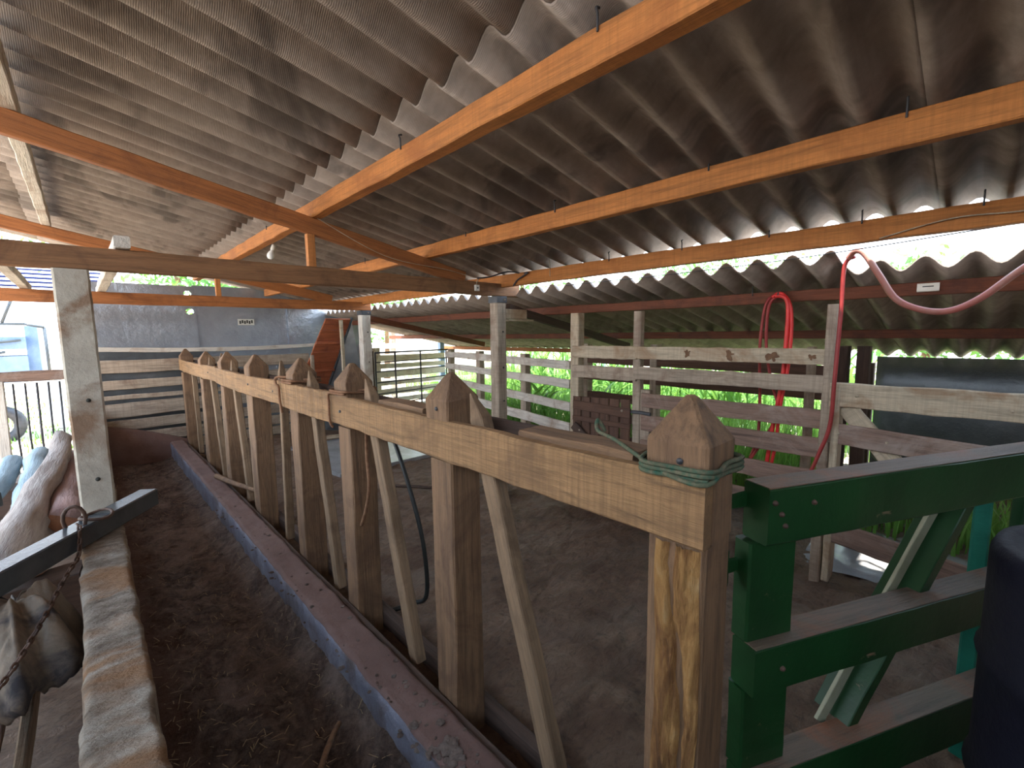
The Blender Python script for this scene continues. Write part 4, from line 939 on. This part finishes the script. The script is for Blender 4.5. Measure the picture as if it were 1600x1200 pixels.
# ------------------------------------------------------------------ plants
def blade_mesh(name, L, W, bend, seg=6):
    vs = []; fs = []
    for i in range(seg + 1):
        t = i / seg; w_ = W * (1 - t ** 2.2) * (.5 + .5 * min(1, t * 4)); x = bend * L * t * t; z = L * (t - .35 * bend * t ** 3)
        vs += [(x, -w_ / 2, z), (x + .15 * w_, 0, z - .1 * w_), (x, w_ / 2, z)]
    for i in range(seg):
        a = i * 3; fs += [(a, a + 1, a + 4, a + 3), (a + 1, a + 2, a + 5, a + 4)]
    me = bpy.data.meshes.new(name); me.from_pydata(vs, [], fs); me.materials.append(LEAF)
    for p in me.polygons: p.use_smooth = True
    return me
leafm = [blade_mesh('leaf', .75, .065, .75), blade_mesh('leaf', .6, .055, 1.0), blade_mesh('leaf', .85, .07, .5)]
rr = random.Random(11)
spots = []
for i in range(104):
    if i < 92: x = rr.uniform(7.35, 8.6); y = rr.uniform(.9, 8.4)
    else: x = rr.uniform(5.4, 6.4) ; y = rr.uniform(3.4, 6.0)
    spots.append((x, y))
for i, (x, y) in enumerate(spots):
    h = rr.uniform(.9, 1.7) if x > 7.2 else rr.uniform(.25, .45)
    t = thing('corn_plant', (x, y, -.15), 'leafy green fodder plant growing beyond the board fences', 'plant', 'fodder plants beyond the fences')
    tube('stalk', [(x, y, -.15), (x + .02, y, h * .5), (x + .05, y + .02, h)], .012, LEAF, t, k=2, n=5)
    nl = 9
    for j in range(nl):
        z = -.05 + h * j / nl; a = j * 2.4 + rr.uniform(-.4, .4); s = rr.uniform(.8, 1.15)
        link('leaf', rr.choice(leafm), LEAF, t, Matrix.Translation((x + .03 * z, y, z)) @ Matrix.Rotation(a, 4, 'Z') @ Matrix.Rotation(rr.uniform(.15, .5), 4, 'Y') @ Matrix.Scale(s, 4))
def grass(name, label, xr_, yr_, n, hr, seed, z0=-.15, mat=LEAF):
    r = random.Random(seed); vs = []; fs = []
    for i in range(n):
        x = r.uniform(*xr_); y = r.uniform(*yr_); h = r.uniform(*hr); a = r.uniform(0, 6.28); w_ = r.uniform(.006, .016); bx, by = math.cos(a), math.sin(a); lean = r.uniform(.1, .7) * h
        b = len(vs)
        for k_ in range(4):
            t_ = k_ / 3; ww = w_ * (1 - t_ * .9)
            cx, cy, cz = x + bx * lean * t_ * t_, y + by * lean * t_ * t_, z0 + h * t_
            vs += [(cx - by * ww, cy + bx * ww, cz), (cx + by * ww, cy - bx * ww, cz)]
        for k_ in range(3): q = b + 2 * k_; fs.append((q, q + 1, q + 3, q + 2))
    me = bpy.data.meshes.new(name); me.from_pydata(vs, [], fs); o = link(name, me, mat); tag(o, label, 'grass', kind='stuff')
grass('tall_grass', 'dense tall green grass beyond the lean-to and the fences', (7.3, 12.5), (-2, 13), 12000, (.3, .95), 1)
grass('short_grass', 'bright green grass growing behind the fences under the lean-to', (4.75, 6.7), (1.2, 7.5), 5000, (.15, .75), 2, -.1)
grass('grass_tuft', 'long bright grass blades behind the lower boards at the right', (4.55, 5.6), (-.5, .75), 420, (.2, .55), 3, -.1)
grass('yard_grass', 'patchy green grass in the sunny yard at the left', (-7, 2), (9, 20), 5000, (.04, .14), 4, -.16)
pd = grid_obj('added_sun_patch', 3.72, 4.75, -.2, .85, 30, 30, lambda x, y: -.085 + .006 * fbm(x * 7, y * 7) - .05 * max(0, ((x - 4.2) / .5) ** 2 + ((y - .35) / .55) ** 2 - .7), SLAB); tag(pd, 'glossy pale patch added for the sunlit ground behind the fence at the right', 'light_patch')  # added glossy patch stands in for a pool of sunlight
def tree(x, y, h, r, seed, label, n=2600):
    rg = random.Random(seed); t = thing('tree', (x, y, -.2), label, 'tree', 'trees around the barn')
    tube('trunk', [(x, y, -.2), (x + .1, y, h * .4), (x, y + .1, h * .8)], .14, POSTW, t, k=3, rfun=lambda t_, i: .16 * (1 - .6 * t_))
    vs = []; fs = []; cl = [Vector((rg.gauss(0, r * .45), rg.gauss(0, r * .45), rg.uniform(h * .35, h))) for _ in range(26)]
    for i in range(n):
        c = rg.choice(cl); p = Vector((x, y, 0)) + c + Vector((rg.gauss(0, r * .22), rg.gauss(0, r * .22), rg.gauss(0, r * .2)))
        u = Vector((rg.uniform(-1, 1), rg.uniform(-1, 1), rg.uniform(-1, 1))).normalized(); v = u.orthogonal().normalized(); s = rg.uniform(.06, .15)
        b = len(vs); vs += [p - u * s, p - v * s * .5, p + u * s, p + v * s * .5]; fs.append((b, b + 1, b + 2, b + 3))
    me = bpy.data.meshes.new('foliage'); me.from_pydata(vs, [], fs); link('foliage', me, TREEL, t)
for i, (x, y, h, r, l) in enumerate(((2.2, 17, 4.6, 2.2, 'bluish green tree beyond the metal back wall'), (9, 17, 4.6, 2.5, 'leafy tree beyond the far corral rails'), (13, 13, 5.0, 2.6, 'leafy tree above the lean-to roof edge behind the corral'), (16, 7, 4.2, 2.4, 'tree beyond the fodder plants, behind the lean-to'),
     (15.5, 1.0, 2.9, 1.5, 'low tree seen in the eave gap above the right fence'), (-6, 22, 3.6, 2.2, 'tree at the back of the bright yard'), (5.5, 20, 4.2, 2.2, 'tree between the metal wall and the corral'))):
    tree(x, y, h, r, i + 20, l)
